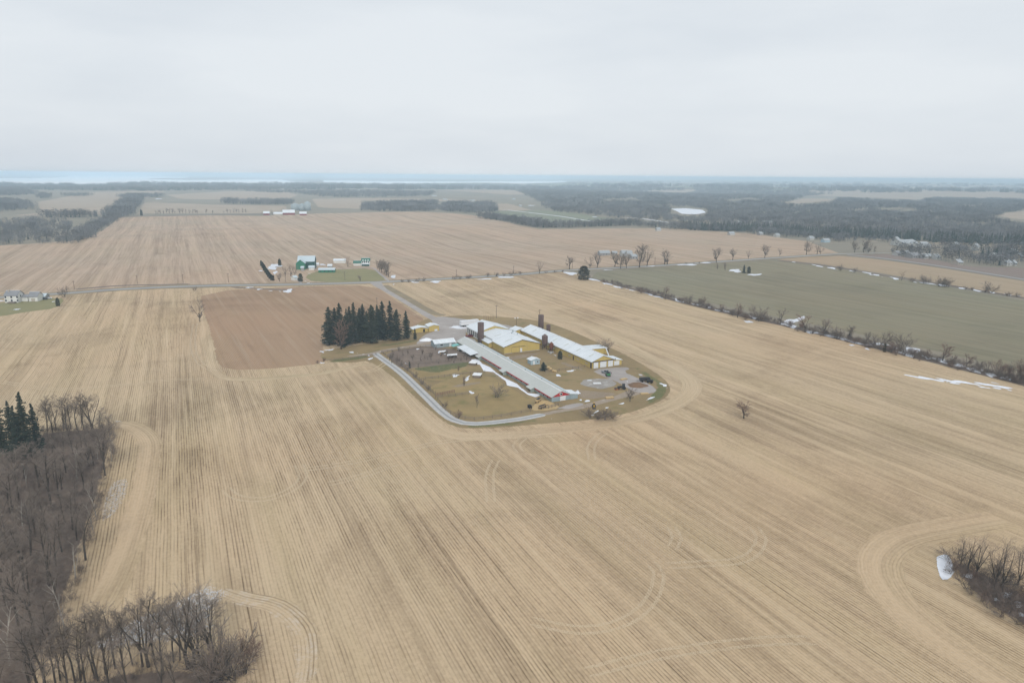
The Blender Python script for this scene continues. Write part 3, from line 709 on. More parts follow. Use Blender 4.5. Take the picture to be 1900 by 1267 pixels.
def plant_px(name, kinds, rows, label, cat="tree", group=None, spread=1.0, hs=1.0):
    rows = [q if q[1] else (lambda y: (q[0], y, y - RG.uniform(8, 13)))(RG.uniform(651, 682) - .06 * (q[0] - 722)) for q in rows]
    for k, (x, y, yt) in enumerate(rows):
        g = at(x, y); plant(name, kinds[(k * 3 + int(x)) % len(kinds)], g[0], g[1], tall(x, y, yt) * hs, label, cat, group, spread * RG.uniform(.9, 1.12))

# the spruce windbreak beside the yard
SPR = [(611, 640, 568, 0), (623, 634, 570, 4), (632, 640, 561, 2), (651, 637, 568, 3), (659, 638, 560, 1), (675, 634, 563, 2), (688, 636, 564, 0), (694, 628, 569, 3), (700, 626, 565, 1), (712, 631, 557, 2), (724, 627, 558, 3), (737, 631, 573, 0), (756, 628, 576, 1), (645, 633, 572, 3), (668, 630, 570, 4), (681, 628, 575, 0), (706, 624, 572, 4), (641, 641, 584, 4)]
for x, y, yt, v in SPR:
    g = at(x, y); plant("spruce_tree", T_spruce[v], g[0], g[1], tall(x, y, yt), "tall dark spruce in the windbreak row beside the brown field", "tree", "spruces of the windbreak", RG.uniform(.9, 1.3)).rotation_euler = (RG.gauss(0, .02), RG.gauss(0, .02), RG.uniform(0, 6.28))
g = at(770, 630); plant("spruce_tree", T_spruce[0], g[0], g[1], tall(770, 630, 609), "short spruce at the end of the windbreak by the yellow shed", "tree")
g = at(633, 648); plant("bare_tree", T_red[0], g[0], g[1], tall(633, 648, 588), "reddish bare tree in front of the spruce windbreak", "tree", None, 1.1)
g = at(1008, 687); plant("spruce_tree", T_spruce[4], g[0], g[1], tall(1008, 687, 671.5), "small cone-shaped spruce beside the pale blue shed", "tree", None, 2.3)
g = at(1039, 666); plant("evergreen_bush", T_cedar[1], g[0], g[1], 4.2, "round dark evergreen bush beside the long yellow barn", "bush")
g = at(1380, 776); plant("bare_tree", T_red[1], g[0], g[1], 7.8, "lone reddish bare tree standing in the open stubble field", "tree", None, 1.6)
g = at(371, 597); plant("bare_tree", T_small[1], g[0], g[1], tall(371, 597, 549), "slender bare tree on the edge of the brown field", "tree", None, .8)
g = at(361, 540); plant("bare_shrub", T_shrub[2], g[0], g[1], 4.0, "dark bush at the road corner of the brown field", "bush")
plant_px("bare_tree", T_small, [(723, 668, 655), (748, 660, 648), (766, 668, 655), (783, 658, 646), (800, 668, 652), (760, 678, 666), (818, 662, 650), (832, 670, 658), (776, 683, 671), (740, 652, 642)] + [(RG.uniform(722, 868), 0, 0) for _ in range(22)], "young bare orchard tree on the bare soil beside the lane", "tree", "young orchard trees", 1.0, 1.0)
plant_px("bare_shrub", [T_shrub[0], T_shrub[2]], [(746, 680, 669), (757, 688, 677), (771, 701, 690), (783, 713, 702), (737, 672, 661), (794, 724, 713), (726, 664, 655)], "thin brown brush along the paddock fence", "bush", "brush along the paddock fence")
g = at(760, 684); plant("spruce_tree", T_spruce[3], g[0], g[1], 3.6, "tiny dark spruce sapling between orchard fences", "tree", None, 1.3)
g = at(850, 689); plant("bare_shrub", T_red[2], g[0], g[1], 3.0, "small rust red shrub in the upper paddock", "bush")
g = at(861, 716); plant("bare_shrub", T_red[0], g[0], g[1], 5.0, "reddish sapling beside the paddock snow patches", "bush", None, .9)
g = at(921, 737); plant("bare_shrub", T_shrub[0], g[0], g[1], 6.6, "round grey bare bush in the middle of the paddock", "bush", None, 1.25)
g = at(885, 757); plant("bare_tree", T_small[2], g[0], g[1], tall(885, 757, 730), "thin upright bare tree in the lower paddock", "tree", None, .55)
g = at(851, 776); plant("bare_shrub", T_shrub[1], g[0], g[1], 3.8, "scrubby bush inside the bend of the lane", "bush")
g = at(825, 756); plant("bare_shrub", T_shrub[2], g[0], g[1], 3.0, "low scrub at the paddock fence corner", "bush")
g = at(1169, 745); plant("bare_tree", T_small[3], g[0], g[1], 6.0, "bare tree beside the track below the earth heap", "tree", None, 1.3)
plant_px("bare_shrub", [T_brush[0], T_shrub[2]], [(1096, 775, 756), (1110, 778, 757), (1122, 779, 758), (1136, 776, 760)], "dark grey thicket bush below the farm track", "bush", "thicket below the farm track", 1.6)
g = at(1127, 653); plant("bare_shrub", T_shrub[0], g[0], g[1], 8.0, "tall bare bush behind the long yellow barn", "bush", None, 1.2)
plant_px("bare_shrub", [T_shrub[1]], [(600, 671, 662), (590, 675, 667)], "low reddish scrub at the end of the grass strip", "bush", "scrub at the end of the grass strip")

# the hedgerow between the stubble and the winter wheat
def c7(x, y, t): return 1080 + x / 2.317, 460 + y / 2.317, 460 + t / 2.317
H1 = [(97, 148, 138), (172, 175, 160), (255, 195, 176), (312, 205, 190), (460, 240, 208), (525, 250, 218), (595, 268, 248), (668, 300, 255), (700, 310, 288), (760, 315, 265), (960, 362, 308), (985, 368, 335), (1095, 392, 350), (1270, 430, 378), (1330, 452, 415), (1380, 448, 385),
      (1490, 475, 445), (1550, 485, 430), (1600, 498, 470), (1650, 510, 470), (1700, 525, 490), (1780, 545, 495), (1815, 560, 520), (1870, 572, 500), (1420, 465, 440), (1180, 412, 390)]
plant_px("hedge_bush", [T_shrub[0], T_shrub[1], T_shrub[2], T_shrub[3], T_red[2]], [c7(*q) for q in H1], "bare hedgerow bush between the stubble and the grey green field", "bush", "hedgerow bushes along the wheat field", 1.4, 1.4)
for k in range(34):     # low growth that closes the line between the bigger bushes
    t = RG.random() ** .8; g0, g1 = at(1240, 555), at(1905, 716); p = g0 + (g1 - g0) * t + WA * RG.uniform(-2.2, 2.2)
    plant("hedge_bush", (T_brush + T_shrub[1:3])[k % 5], p[0], p[1], RG.uniform(1.6, 3.4), "low brushy bush filling the hedgerow by the grey green field", "bush", "low brush of the hedgerow", 1.7)
H2 = [(357, 222, 170), (852, 328, 266), (1040, 372, 310), (1145, 395, 338), (1222, 412, 366), (1740, 540, 488), (1835, 562, 505), (1893, 578, 495)]
plant_px("hedge_tree", T_small, [c7(*q) for q in H2], "bare tree rising from the hedgerow beside the grey green field", "tree", "hedgerow trees along the wheat field", 1.2, 1.2)
g = at(1083, 519); plant("evergreen_tree", T_cedar[1], g[0], g[1], tall(1083, 519, 494), "rounded dark evergreen where the hedgerow meets the road", "tree", None, 1.5)
g = at(*c7(1300, 447, 0)[:2]); plant("evergreen_bush", T_cedar[0], g[0], g[1], 4.5, "dark evergreen bush in the snowy part of the hedgerow", "bush")
def c6(x, y, t): return 1400 + x / 3.8, 300 + y / 3.8, 300 + t / 3.8
plant_px("hedge_bush", [T_shrub[2], T_shrub[0], T_shrub[3]], [c6(*q) for q in ((605, 768, 730), (705, 783, 748), (1120, 850, 818), (1195, 860, 808), (1215, 862, 815), (1300, 878, 818), (1335, 882, 830), (1365, 885, 825), (1490, 903, 880), (1540, 905, 885), (1620, 922, 885), (1670, 925, 860), (1800, 948, 920), (1850, 952, 925), (1775, 945, 925))],
         "dark bush on the snowy hedge line beyond the wheat field", "bush", "bushes on the far hedge line", 1.3, 1.25)
g = at(*c6(1037, 838, 0)[:2]); plant("bare_tree", T_vase[0], g[0], g[1], tall(*c6(1037, 838, 766)), "broad bare tree alone on the far snowy hedge line", "tree", None, 1.2)
# trees along the road and around the roadside farmhouse
def c5(x, y, t): return 940 + x / 3.958, 300 + y / 3.958, 300 + t / 3.958
RT = [c5(*q) for q in ((240, 822, 735), (463, 792, 705), (612, 782, 705), (665, 780, 680), (795, 772, 680), (838, 787, 690), (880, 782, 690), (975, 777, 620), (1030, 767, 650), (1160, 757, 655), (1180, 757, 660), (1540, 742, 645), (1660, 724, 650), (1775, 714, 655), (1895, 708, 620))] + \
     [c6(*q) for q in ((178, 664, 615), (365, 657, 568), (440, 655, 585), (465, 652, 595), (705, 640, 570), (768, 640, 560), (803, 642, 575), (843, 642, 595))]
plant_px("roadside_tree", T_small + T_vase[:2], RT, "bare roadside tree standing along the country road", "tree", "bare trees along the country road", 1.2, 1.2)
plant_px("bare_shrub", T_shrub[2:] + T_brush, [c5(*q) for q in ((60, 828, 800), (100, 828, 800), (290, 820, 795), (350, 818, 795), (410, 812, 792), (1315, 752, 738), (1370, 750, 735), (1415, 748, 733))] + [(746, 524, 517), (758, 524, 517), (775, 523, 515), (787, 522, 514), (844, 519, 509), (855, 518, 510), (868, 517, 509), (870, 517, 510), (905, 513, 505), (920, 513, 504), (935, 512, 504), (948, 511, 503)],
         "low dark roadside shrub beside the country road", "bush", "shrubs beside the country road", 1.4)
plant_px("bare_tree", T_small, [c5(1550, 792, 738), c5(1605, 802, 735)], "bare tree on the small mound in the wheat field", "tree", "trees on the wheat field mound")
g = at(*c5(1742, 820, 0)[:2]); plant("spruce_tree", T_spruce[4], g[0], g[1], tall(*c5(1742, 820, 755)), "dark pointed evergreen on the snowy mound in the wheat field", "tree")
g = at(*c5(1778, 820, 0)[:2]); plant("evergreen_bush", T_cedar[1], g[0], g[1], tall(*c5(1778, 820, 772)), "round dark evergreen on the snowy mound in the wheat field", "bush")
# trees of the green-barn farm
def cg(x, y, t): return 470 + x / 7.037, 465 + y / 7.037, 465 + t / 7.037
plant_px("cedar_tree", [T_cedar[0]], [cg(*q) for q in ((105, 200, 130), (125, 230, 150), (145, 262, 180), (162, 292, 208), (180, 318, 232), (198, 345, 258), (216, 368, 282), (238, 388, 310), (262, 392, 320))], "cedar in the clipped dark row beside the green barn", "tree", "row of cedars at the green barn farm", 1.1)
plant_px("cedar_tree", [T_cedar[0]], [cg(345, 200, 110)], "single pointed cedar behind the snowy yard of the green farm", "tree", None, 1.2)
plant_px("cedar_tree", [T_cedar[1]], [cg(620, 405, 300)], "dense cedar beside the little white garage", "tree", None, .9)
plant_px("bare_tree", T_vase[2:], [cg(*q) for q in ((420, 330, 165), (490, 335, 155), (545, 320, 170))], "spreading bare tree in front of the green barn", "tree", "spreading trees in front of the green barn", 1.2)
plant_px("bare_tree", T_small, [cg(345, 405, 290)], "small bare tree between the cedar row and the garage", "tree", None, 1.2)
plant_px("bare_tree", T_vase, [cg(1235, 215, 70)], "wide bare tree beside the white farm shed", "tree", None, 1.1)
plant_px("bare_tree", T_vase, [cg(1505, 185, 48)], "wide bare tree behind the green-roofed farmhouse", "tree", None, 1.1)
plant_px("bare_tree", T_small, [cg(1395, 405, 312)], "single small bare tree on the farmhouse lawn", "tree", None, 1.0)
plant_px("bare_tree", T_small, [cg(*q) for q in ((1625, 240, 120), (1650, 265, 115), (1680, 285, 105), (1710, 305, 110), (1735, 325, 130), (1765, 345, 150), (1665, 255, 125), (1745, 320, 125))], "bare tree in the clump beside the farmhouse drive", "tree", "clump beside the farmhouse drive", 1.0)
# the white house by the road
g = at(108, 568); plant("evergreen_bush", T_cedar[1], g[0], g[1], tall(108, 568, 553), "rounded blue green evergreen on the white house's lawn", "bush", None, .8)
g = at(119, 551); plant("bare_shrub", T_shrub[0], g[0], g[1], tall(119, 551, 529), "tall purple grey bush between the white house and the road", "bush", None, 1.1)
# the row along the far road
def cf(x, y, t): return 200 + x / 4.524, 340 + y / 4.524, 340 + t / 4.524
plant_px("row_tree", T_small, [cf(x, b, t) for x, b, t in ((212, 264, 215), (235, 264, 220), (405, 264, 222), (420, 262, 215), (440, 262, 218), (470, 262, 225), (497, 258, 205), (520, 258, 205), (545, 258, 208), (565, 258, 220), (605, 258, 205), (630, 258, 205), (655, 258, 210), (690, 258, 210), (715, 258, 212), (735, 258, 212), (752, 258, 222), (825, 258, 212), (880, 258, 226), (975, 255, 230), (1005, 254, 210), (1030, 254, 215), (1060, 253, 203), (1080, 253, 212), (1100, 252, 208), (1135, 252, 206), (1160, 252, 212))],
         "bare tree in the distant row along the far road", "tree", "distant row of trees along the far road", .8)
plant_px("evergreen_tree", [T_cedar[0]], [cf(283, 272, 222)], "dark evergreen at the start of the distant tree row", "tree")
plant_px("bare_tree", T_vase, [cf(1380, 260, 215), cf(1480, 255, 205)], "round bare tree beside the distant red barn", "tree", "trees beside the distant red barn", 1.2)

# ------------------------------------------------------------------ the near woods
WOOD = px((-160, 900), (-160, 800), (0, 835), (70, 800), (200, 790), (216, 806), (212, 850), (200, 900), (182, 960), (165, 1020), (150, 1070), (135, 1120), (120, 1165), (100, 1205), (95, 1250), (80, 1330), (-160, 1330), (-160, 1000))
COPSE = px((60, 1330), (75, 1262), (120, 1250), (200, 1240), (290, 1228), (360, 1228), (430, 1232), (465, 1250), (470, 1330))
sheet("wood_floor", [smooth_poly(WOOD, 1), smooth_poly(COPSE, 1)], 5, 5, M_litter, kind="stuff", label="brown leaf litter on the floor of the bare woods", cat="leaf litter")
def fill(poly, n, dmin, seed, tries=40):
    rg = np.random.default_rng(seed); poly = np.array(poly); lo, hi = poly.min(0), poly.max(0); out = []
    for _ in range(n * tries):
        p = rg.uniform(lo, hi)
        if not inside(p[None], poly)[0]: continue
        if all((p[0] - q[0]) ** 2 + (p[1] - q[1]) ** 2 > dmin * dmin for q in out): out.append(p)
        if len(out) >= n: break
    return out
def visible(p, h, m=60):
    v = np.array([p[0], p[1], h - CAM_H]); dz = v @ _f
    if dz <= 5: return False
    x = 950 + FPX * (v @ _R) / dz; yt = 633.5 - FPX * (v @ _U) / dz
    return -m < x < 1900 + m and yt < 1267 + m
# the row of tall trees at its tip, seen against the field
for x, y, yt in ((88, 800, 735), (104, 797, 732), (118, 798, 730), (132, 796, 733), (143, 797, 728), (156, 798, 731), (170, 797, 721), (98, 803, 740), (126, 802, 738)):
    g = at(x, y); plant("bare_tree", T_tall[int(x) % 6], g[0], g[1], tall(x, y, yt), "tall grey bare tree at the tip of the wood beside the spruces", "tree", "tall trees at the tip of the wood", 1.15)
g = at(172, 800); plant("bare_tree", T_vase[3], g[0], g[1], tall(172, 800, 720), "widest fan-shaped bare tree at the corner of the wood", "tree", None, .95)
for x, y, yt, v in ((8, 850, 741, 0), (30, 850, 743, 3), (55, 852, 725, 1), (72, 845, 748, 3), (-14, 850, 735, 2), (40, 858, 752, 3)):
    g = at(x, y); plant("spruce_tree", T_spruce[v], g[0], g[1], tall(x, y, yt), "dark spruce standing in the end of the bare wood", "tree", "spruces in the bare wood", .85)
for k, p in enumerate(fill(WOOD, 190, 5.0, 4)):
    if not visible(p, 14): continue
    b = float((p - OO) @ UA); h = (RG.uniform(6, 9) if b > 4 else RG.choice((RG.uniform(8, 12), RG.uniform(12, 18)))) if b > -60 else RG.uniform(10, 20)
    plant("bare_tree", (T_tallpale if k % 5 == 0 else T_tall)[RG.randrange(2 if k % 5 == 0 else 6)], p[0], p[1], h, "grey brown bare tree in the dense wood beside the stubble", "tree", "bare trees of the dense wood", 1.25)
g = at(165, 865); plant("bare_tree", T_small[4], g[0], g[1], 7, "low dark tree leaning out of the wood over the stubble", "tree", None, 1.9)
CT = [(112, 1262, 1145), (104, 1275, 1150), (140, 1268, 1128), (150, 1262, 1130), (182, 1262, 1120), (176, 1256, 1140), (196, 1250, 1118), (214, 1240, 1112), (228, 1238, 1120), (246, 1232, 1125), (265, 1236, 1105), (276, 1236, 1090), (288, 1232, 1096), (303, 1250, 1110), (322, 1228, 1105), (334, 1224, 1120),
      (350, 1240, 1068), (360, 1236, 1085), (372, 1236, 1100), (388, 1204, 1068), (396, 1212, 1085), (160, 1280, 1150), (240, 1290, 1170), (300, 1292, 1165), (205, 1285, 1160), (128, 1290, 1160), (330, 1300, 1180)]
for k, (x, y, yt) in enumerate(CT):
    g = at(x, y); big = k in (11, 16, 17, 19)
    plant("bare_tree", (T_vase if big else T_tall)[k % (5 if big else 6)], g[0], g[1], tall(x, y, yt), "stout dark bare tree of the copse above thin snow" if big else "slender bare tree of the copse above thin snow", "tree",
          "stout trees of the snowy copse" if big else "slender trees of the snowy copse", .95 if big else 1.0)
for x, y, yt, k in ((402, 1262, 1165, 0), (430, 1262, 1172, 3), (452, 1250, 1180, 1), (385, 1275, 1190, 2)):
    g = at(x, y); plant("bare_shrub", T_shrub[k], g[0], g[1], tall(x, y, yt), "arching grey shrub at the rounded end of the copse", "bush", "arching shrubs at the end of the copse", 1.05)
# the hedge in the near corner of the field
for x, y, yt, k in ((1795, 1062, 985, 0), (1812, 1070, 990, 1), (1845, 1092, 995, 2), (1858, 1096, 988, 3), (1888, 1085, 1000, 4), (1905, 1110, 1010, 0), (1782, 1050, 992, 2), (1930, 1130, 1030, 1)):
    g = at(x, y); plant("bare_tree", T_vase[k], g[0], g[1], tall(x, y, yt), "dark forked bare tree in the short hedge by the snow patch", "tree", "forked trees of the short hedge", .9)
HB = px((1755, 1060), (1770, 1030), (1800, 1040), (1850, 1068), (1900, 1095), (1990, 1150), (1990, 1215), (1900, 1170), (1840, 1135), (1790, 1100))
sheet("hedge_floor", smooth_poly(HB, 1), 3, 5, M_litter, kind="stuff", label="brown leaf litter under the short hedge by the snow patch", cat="leaf litter")
for k, p in enumerate(fill(HB, 46, 2.1, 8)):
    plant("hedge_bush", (T_brush + T_shrub[1:3])[k % 5], p[0], p[1], RG.uniform(2.2, 4.6), "dark brown thicket bush in the short hedge by the snow patch", "bush", "thicket of the short hedge", 1.25)

# ------------------------------------------------------------------ masses nobody could count: brush and far woods
def instancer(name, pts, protos, smin, smax, label, cat, seed=0, hscale=None):
    """points carrying scale, turn and kind; every point shows one of the proto meshes"""
    rg = np.random.default_rng(seed); pts = np.asarray(pts, float); n = len(pts)
    xyz = np.column_stack([pts, hgt(pts[:, 0], pts[:, 1])])
    me = bpy.data.meshes.new(name); me.vertices.add(n); me.vertices.foreach_set("co", xyz.astype(np.float32).ravel())
    sc = rg.uniform(smin, smax, n) * (hscale if hscale is not None else 1.0)
    for an, arr, ty in (("sc", sc, "FLOAT"), ("rot", rg.uniform(0, 6.283, n), "FLOAT"), ("idx", rg.integers(0, len(protos), n), "INT")):
        a = me.attributes.new(an, ty, "POINT"); a.data.foreach_set("value", arr.astype(np.int32 if ty == "INT" else np.float32))
    o = link(bpy.data.objects.new(name, me)); tag(o, label, cat, None, "stuff")
    ng = bpy.data.node_groups.new(name, "GeometryNodeTree")
    ng.interface.new_socket("Geometry", in_out="INPUT", socket_type="NodeSocketGeometry"); ng.interface.new_socket("Geometry", in_out="OUTPUT", socket_type="NodeSocketGeometry")
    N = ng.nodes.new; Lk = ng.links.new
    gi, go, jn = N("NodeGroupInput"), N("NodeGroupOutput"), N("GeometryNodeJoinGeometry")
    def att(nm, ty):
        q = N("GeometryNodeInputNamedAttribute"); q.data_type = ty; q.inputs[0].default_value = nm; return q.outputs[0]
    cx = N("ShaderNodeCombineXYZ"); Lk(att("rot", "FLOAT"), cx.inputs[2]); sc_ = att("sc", "FLOAT"); ix = att("idx", "INT")
    for i, po in enumerate(protos):
        oi = N("GeometryNodeObjectInfo"); oi.inputs[0].default_value = po; oi.inputs["As Instance"].default_value = True
        cm = N("FunctionNodeCompare"); cm.data_type = "INT"; cm.operation = "EQUAL"; Lk(ix, cm.inputs[2]); cm.inputs[3].default_value = i
        ip = N("GeometryNodeInstanceOnPoints"); Lk(gi.outputs[0], ip.inputs["Points"]); Lk(cm.outputs[0], ip.inputs["Selection"])
        Lk(oi.outputs["Geometry"], ip.inputs["Instance"]); Lk(cx.outputs[0], ip.inputs["Rotation"]); Lk(sc_, ip.inputs["Scale"]); Lk(ip.outputs[0], jn.inputs[0])
    Lk(jn.outputs[0], go.inputs[0])
    md = o.modifiers.new("scatter", "NODES"); md.node_group = ng
    return o
def proto(name, me): return bpy.data.objects.new(name, me)
BR = [proto("brush_shape", v[1]) for v in T_brush]
bp = [p for p in fill(WOOD, 760, 1.8, 21, 12) if visible(p, 4)]
instancer("undergrowth", bp, BR, .14, .36, "dark brown undergrowth filling the dense bare wood", "undergrowth", 2)
bp = [p for p in fill(COPSE, 90, 2.0, 22, 12) if visible(p, 4) and projy(p[0], p[1], 0) > 1225]
instancer("undergrowth", bp, BR, .12, .28, "thin dark undergrowth on the floor of the snowy copse", "undergrowth", 3)

hb_ = np.vstack([(lambda c: c + np.random.default_rng(k).uniform(-2.6, 2.6, c.shape))(catmull(px((1120, 523), (1180, 538), (1300, 569), (1450, 602), (1600, 638), (1750, 674), (1900, 712), (1960, 728)), 2.2)) for k in range(3)])
hb_ = hb_[np.random.default_rng(9).random(len(hb_)) < np.interp(hb_ @ UA, [OO @ UA - 80, OO @ UA + 220, OO @ UA + 300], [.75, .6, .12])]
instancer("hedge_brush", hb_, BR, .20, .48, "brown brush growing all along the hedgerow by the wheat field", "brush", 5)
def wood_patch(seed, size, n, conifers, h=(10, 16), tuft=26):
    """a plot of far woodland: stems with crowns of loose twig tufts, and spired conifers"""
    rg = random.Random(seed); V = []; F = []; MI = []
    def tri(a, b, c, m): V.extend((a, b, c)); F.append((len(V) - 3, len(V) - 2, len(V) - 1)); MI.append(m)
    for _ in range(n):
        x, y = rg.uniform(-size / 2, size / 2), rg.uniform(-size / 2, size / 2); H = rg.uniform(*h)
        if rg.random() < conifers:
            H *= 1.05; wd = H * rg.uniform(.14, .2)
            for w in range(9):
                z = H * (.1 + .86 * w / 9); r = wd * (1 - w / 9.5)
                for k in range(5):
                    a = 1.257 * (k + rg.random() * .7 + w * .4); b = a + 1.1; q = r * rg.uniform(.8, 1.2)
                    tri((x, y, z + H * .15), (x + math.cos(a) * q, y + math.sin(a) * q, z - .3), (x + math.cos(b) * q, y + math.sin(b) * q, z - .3), 1)
        else:
            tri((x - .2, y, 0), (x + .2, y, 0), (x, y, H * .7), 0); tri((x, y - .2, 0), (x, y + .2, 0), (x, y, H * .7), 0)
            rw = H * rg.uniform(.2, .3)
            for k in range(tuft):
                t = rg.random(); z = H * (.28 + .7 * t); rr = rw * math.sqrt(max(.02, 1 - (2 * t - .9) ** 2)) * rg.random() ** .4; a = rg.uniform(0, 6.28)
                p = Vector((x + math.cos(a) * rr, y + math.sin(a) * rr, z)); d = Vector((math.cos(a) * .6 + rg.gauss(0, .4), math.sin(a) * .6 + rg.gauss(0, .5), rg.uniform(-.1, .8))).normalized() * rg.uniform(1.4, 3.0)
                e = d.orthogonal().normalized() * rg.uniform(.25, .6); tri(p - e, p + e, p + d, 0)
    me = mesh("wood_patch", V, F, M_farbare_hazed); me.materials.append(M_farneed_hazed); me.polygons.foreach_set("material_index", MI)
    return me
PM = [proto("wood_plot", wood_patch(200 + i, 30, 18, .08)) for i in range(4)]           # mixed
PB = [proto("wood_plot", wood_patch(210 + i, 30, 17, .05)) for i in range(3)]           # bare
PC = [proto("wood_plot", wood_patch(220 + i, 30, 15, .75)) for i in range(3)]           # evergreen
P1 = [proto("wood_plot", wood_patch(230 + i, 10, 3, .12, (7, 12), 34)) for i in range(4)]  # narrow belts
def grid_fill(poly_px, step, holes=(), seed=0, keep=1.0):
    poly = np.array(px(*poly_px)); rg = np.random.default_rng(seed); lo, hi = poly.min(0), poly.max(0)
    gx, gy = np.meshgrid(np.arange(lo[0], hi[0], step), np.arange(lo[1], hi[1], step)); g = np.stack([gx.ravel(), gy.ravel()], 1)
    g = g + rg.uniform(-.35, .35, g.shape) * step; g = g[inside(g, poly)]
    for h in holes:
        if len(g): g = g[~inside(g, np.array(px(*h)))]
    return g[rg.random(len(g)) < keep]
def belt(path_px, width, step, seed=0):
    c = catmull(px(*path_px), step); rg = np.random.default_rng(seed); t = np.gradient(c, axis=0); t /= np.linalg.norm(t, axis=1)[:, None]
    out = []
    for k in np.arange(-width / 2, width / 2 + .1, step): out.append(c + np.stack([t[:, 1], -t[:, 0]], 1) * k + rg.uniform(-.4, .4, c.shape) * step)
    return np.vstack(out)
V_ = np.vstack
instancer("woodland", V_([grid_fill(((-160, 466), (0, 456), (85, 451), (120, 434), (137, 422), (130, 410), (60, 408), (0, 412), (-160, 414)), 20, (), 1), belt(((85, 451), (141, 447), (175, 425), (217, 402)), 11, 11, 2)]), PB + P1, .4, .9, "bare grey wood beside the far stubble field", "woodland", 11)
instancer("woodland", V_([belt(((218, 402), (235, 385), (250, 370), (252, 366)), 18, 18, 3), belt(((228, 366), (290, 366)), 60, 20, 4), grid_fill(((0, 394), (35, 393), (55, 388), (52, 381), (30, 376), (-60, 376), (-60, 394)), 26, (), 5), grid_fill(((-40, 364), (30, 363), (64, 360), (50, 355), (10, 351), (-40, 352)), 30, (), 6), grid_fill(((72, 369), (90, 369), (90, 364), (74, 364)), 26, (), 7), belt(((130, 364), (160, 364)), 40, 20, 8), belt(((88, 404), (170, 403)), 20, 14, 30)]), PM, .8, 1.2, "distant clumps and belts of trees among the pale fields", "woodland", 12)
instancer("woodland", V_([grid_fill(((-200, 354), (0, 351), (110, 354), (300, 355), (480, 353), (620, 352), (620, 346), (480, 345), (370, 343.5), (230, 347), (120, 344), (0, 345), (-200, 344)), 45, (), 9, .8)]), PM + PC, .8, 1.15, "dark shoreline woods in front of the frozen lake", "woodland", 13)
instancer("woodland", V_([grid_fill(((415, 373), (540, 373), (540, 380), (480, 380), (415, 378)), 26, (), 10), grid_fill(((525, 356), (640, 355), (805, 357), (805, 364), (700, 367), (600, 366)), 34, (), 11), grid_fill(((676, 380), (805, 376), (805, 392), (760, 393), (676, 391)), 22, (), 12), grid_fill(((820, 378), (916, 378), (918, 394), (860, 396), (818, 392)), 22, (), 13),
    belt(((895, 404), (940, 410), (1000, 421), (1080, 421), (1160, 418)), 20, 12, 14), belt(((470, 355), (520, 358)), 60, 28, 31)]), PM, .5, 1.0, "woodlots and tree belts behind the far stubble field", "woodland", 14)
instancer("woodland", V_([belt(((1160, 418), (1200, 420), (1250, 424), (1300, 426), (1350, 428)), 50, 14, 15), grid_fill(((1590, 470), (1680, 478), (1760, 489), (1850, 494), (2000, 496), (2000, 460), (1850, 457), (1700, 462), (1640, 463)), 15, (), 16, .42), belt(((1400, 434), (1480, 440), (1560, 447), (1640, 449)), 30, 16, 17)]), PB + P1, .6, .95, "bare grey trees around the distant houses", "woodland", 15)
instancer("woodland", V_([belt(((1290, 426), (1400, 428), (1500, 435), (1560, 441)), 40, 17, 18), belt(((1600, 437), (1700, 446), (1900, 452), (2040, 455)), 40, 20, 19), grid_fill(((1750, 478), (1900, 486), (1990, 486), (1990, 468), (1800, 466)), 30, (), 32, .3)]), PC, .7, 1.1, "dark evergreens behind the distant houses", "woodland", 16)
HOLES = [((1241, 385), (1275, 384), (1312, 389), (1320, 398), (1295, 407), (1258, 405), (1240, 394)), ((1445, 382), (1490, 367), (1560, 368), (1550, 380), (1470, 387)), ((1467, 366), (1560, 358), (1740, 366), (1700, 377), (1580, 372)), ((1830, 404), (1900, 389), (1990, 391), (1990, 422), (1880, 418)), ((1620, 359), (1800, 358), (1960, 361), (1960, 373), (1800, 371), (1640, 365)), ((1620, 386), (1700, 388), (1690, 395), (1640, 395)), ((1330, 372), (1400, 369), (1430, 374), (1350, 379)), ((1110, 371), (1180, 369), (1195, 376), (1130, 378)), ((1550, 391), (1610, 390), (1600, 397)), ((1760, 383), (1830, 382), (1810, 390)), ((1180, 356), (1270, 352), (1300, 354), (1260, 362))]
FR = ((1040, 395), (1110, 400), (1200, 408), (1280, 414), (1400, 422), (1560, 434), (1640, 441), (1900, 447), (2100, 452), (2100, 380), (1900, 372), (1700, 366), (1500, 358), (1400, 354), (1200, 349), (1060, 350), (960, 356), (1000, 372), (1010, 386))
fp = grid_fill(FR, 23, HOLES, 20); dd = np.hypot(fp[:, 0], fp[:, 1]); kp = np.random.default_rng(1).random(len(fp)) < np.where(dd > 2200, .42, 1.0); fp, dd = fp[kp], dd[kp]
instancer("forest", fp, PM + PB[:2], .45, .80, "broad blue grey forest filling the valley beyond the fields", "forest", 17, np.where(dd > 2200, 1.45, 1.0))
# farthest belts, down to the horizon
rg = np.random.default_rng(77); far = []
for k in range(260):
    x = rg.uniform(-150, 2050); y = rg.uniform(337, 352) if x > 1080 else rg.uniform(345, 353)
    if x < 1080 and y < 346: continue
    c = at(x, y + .007 * (x - 950)); d = np.hypot(*c); w = d * rg.uniform(.02, .09); m = int(rg.integers(6, 16))
    tt = rg.uniform(-.5, .5, m); th_ = np.arctan2(c[0], c[1]) + rg.normal(0, .12); ax = np.array([np.cos(th_), -np.sin(th_)])
    far.append(c + tt[:, None] * w * ax + rg.normal(0, 60, (m, 2)))
far = V_(far); far = far[np.hypot(far[:, 0], far[:, 1]) < 16000]
ok = np.ones(len(far), bool)
for lk in (px((-250, 337), (0, 342), (165, 346), (240, 342), (560, 343), (575, 337), (350, 329), (130, 325), (-250, 326)), px((600, 340), (860, 343), (1050, 340), (1050, 336), (860, 336), (600, 334))): ok &= ~inside(far, np.array(lk))
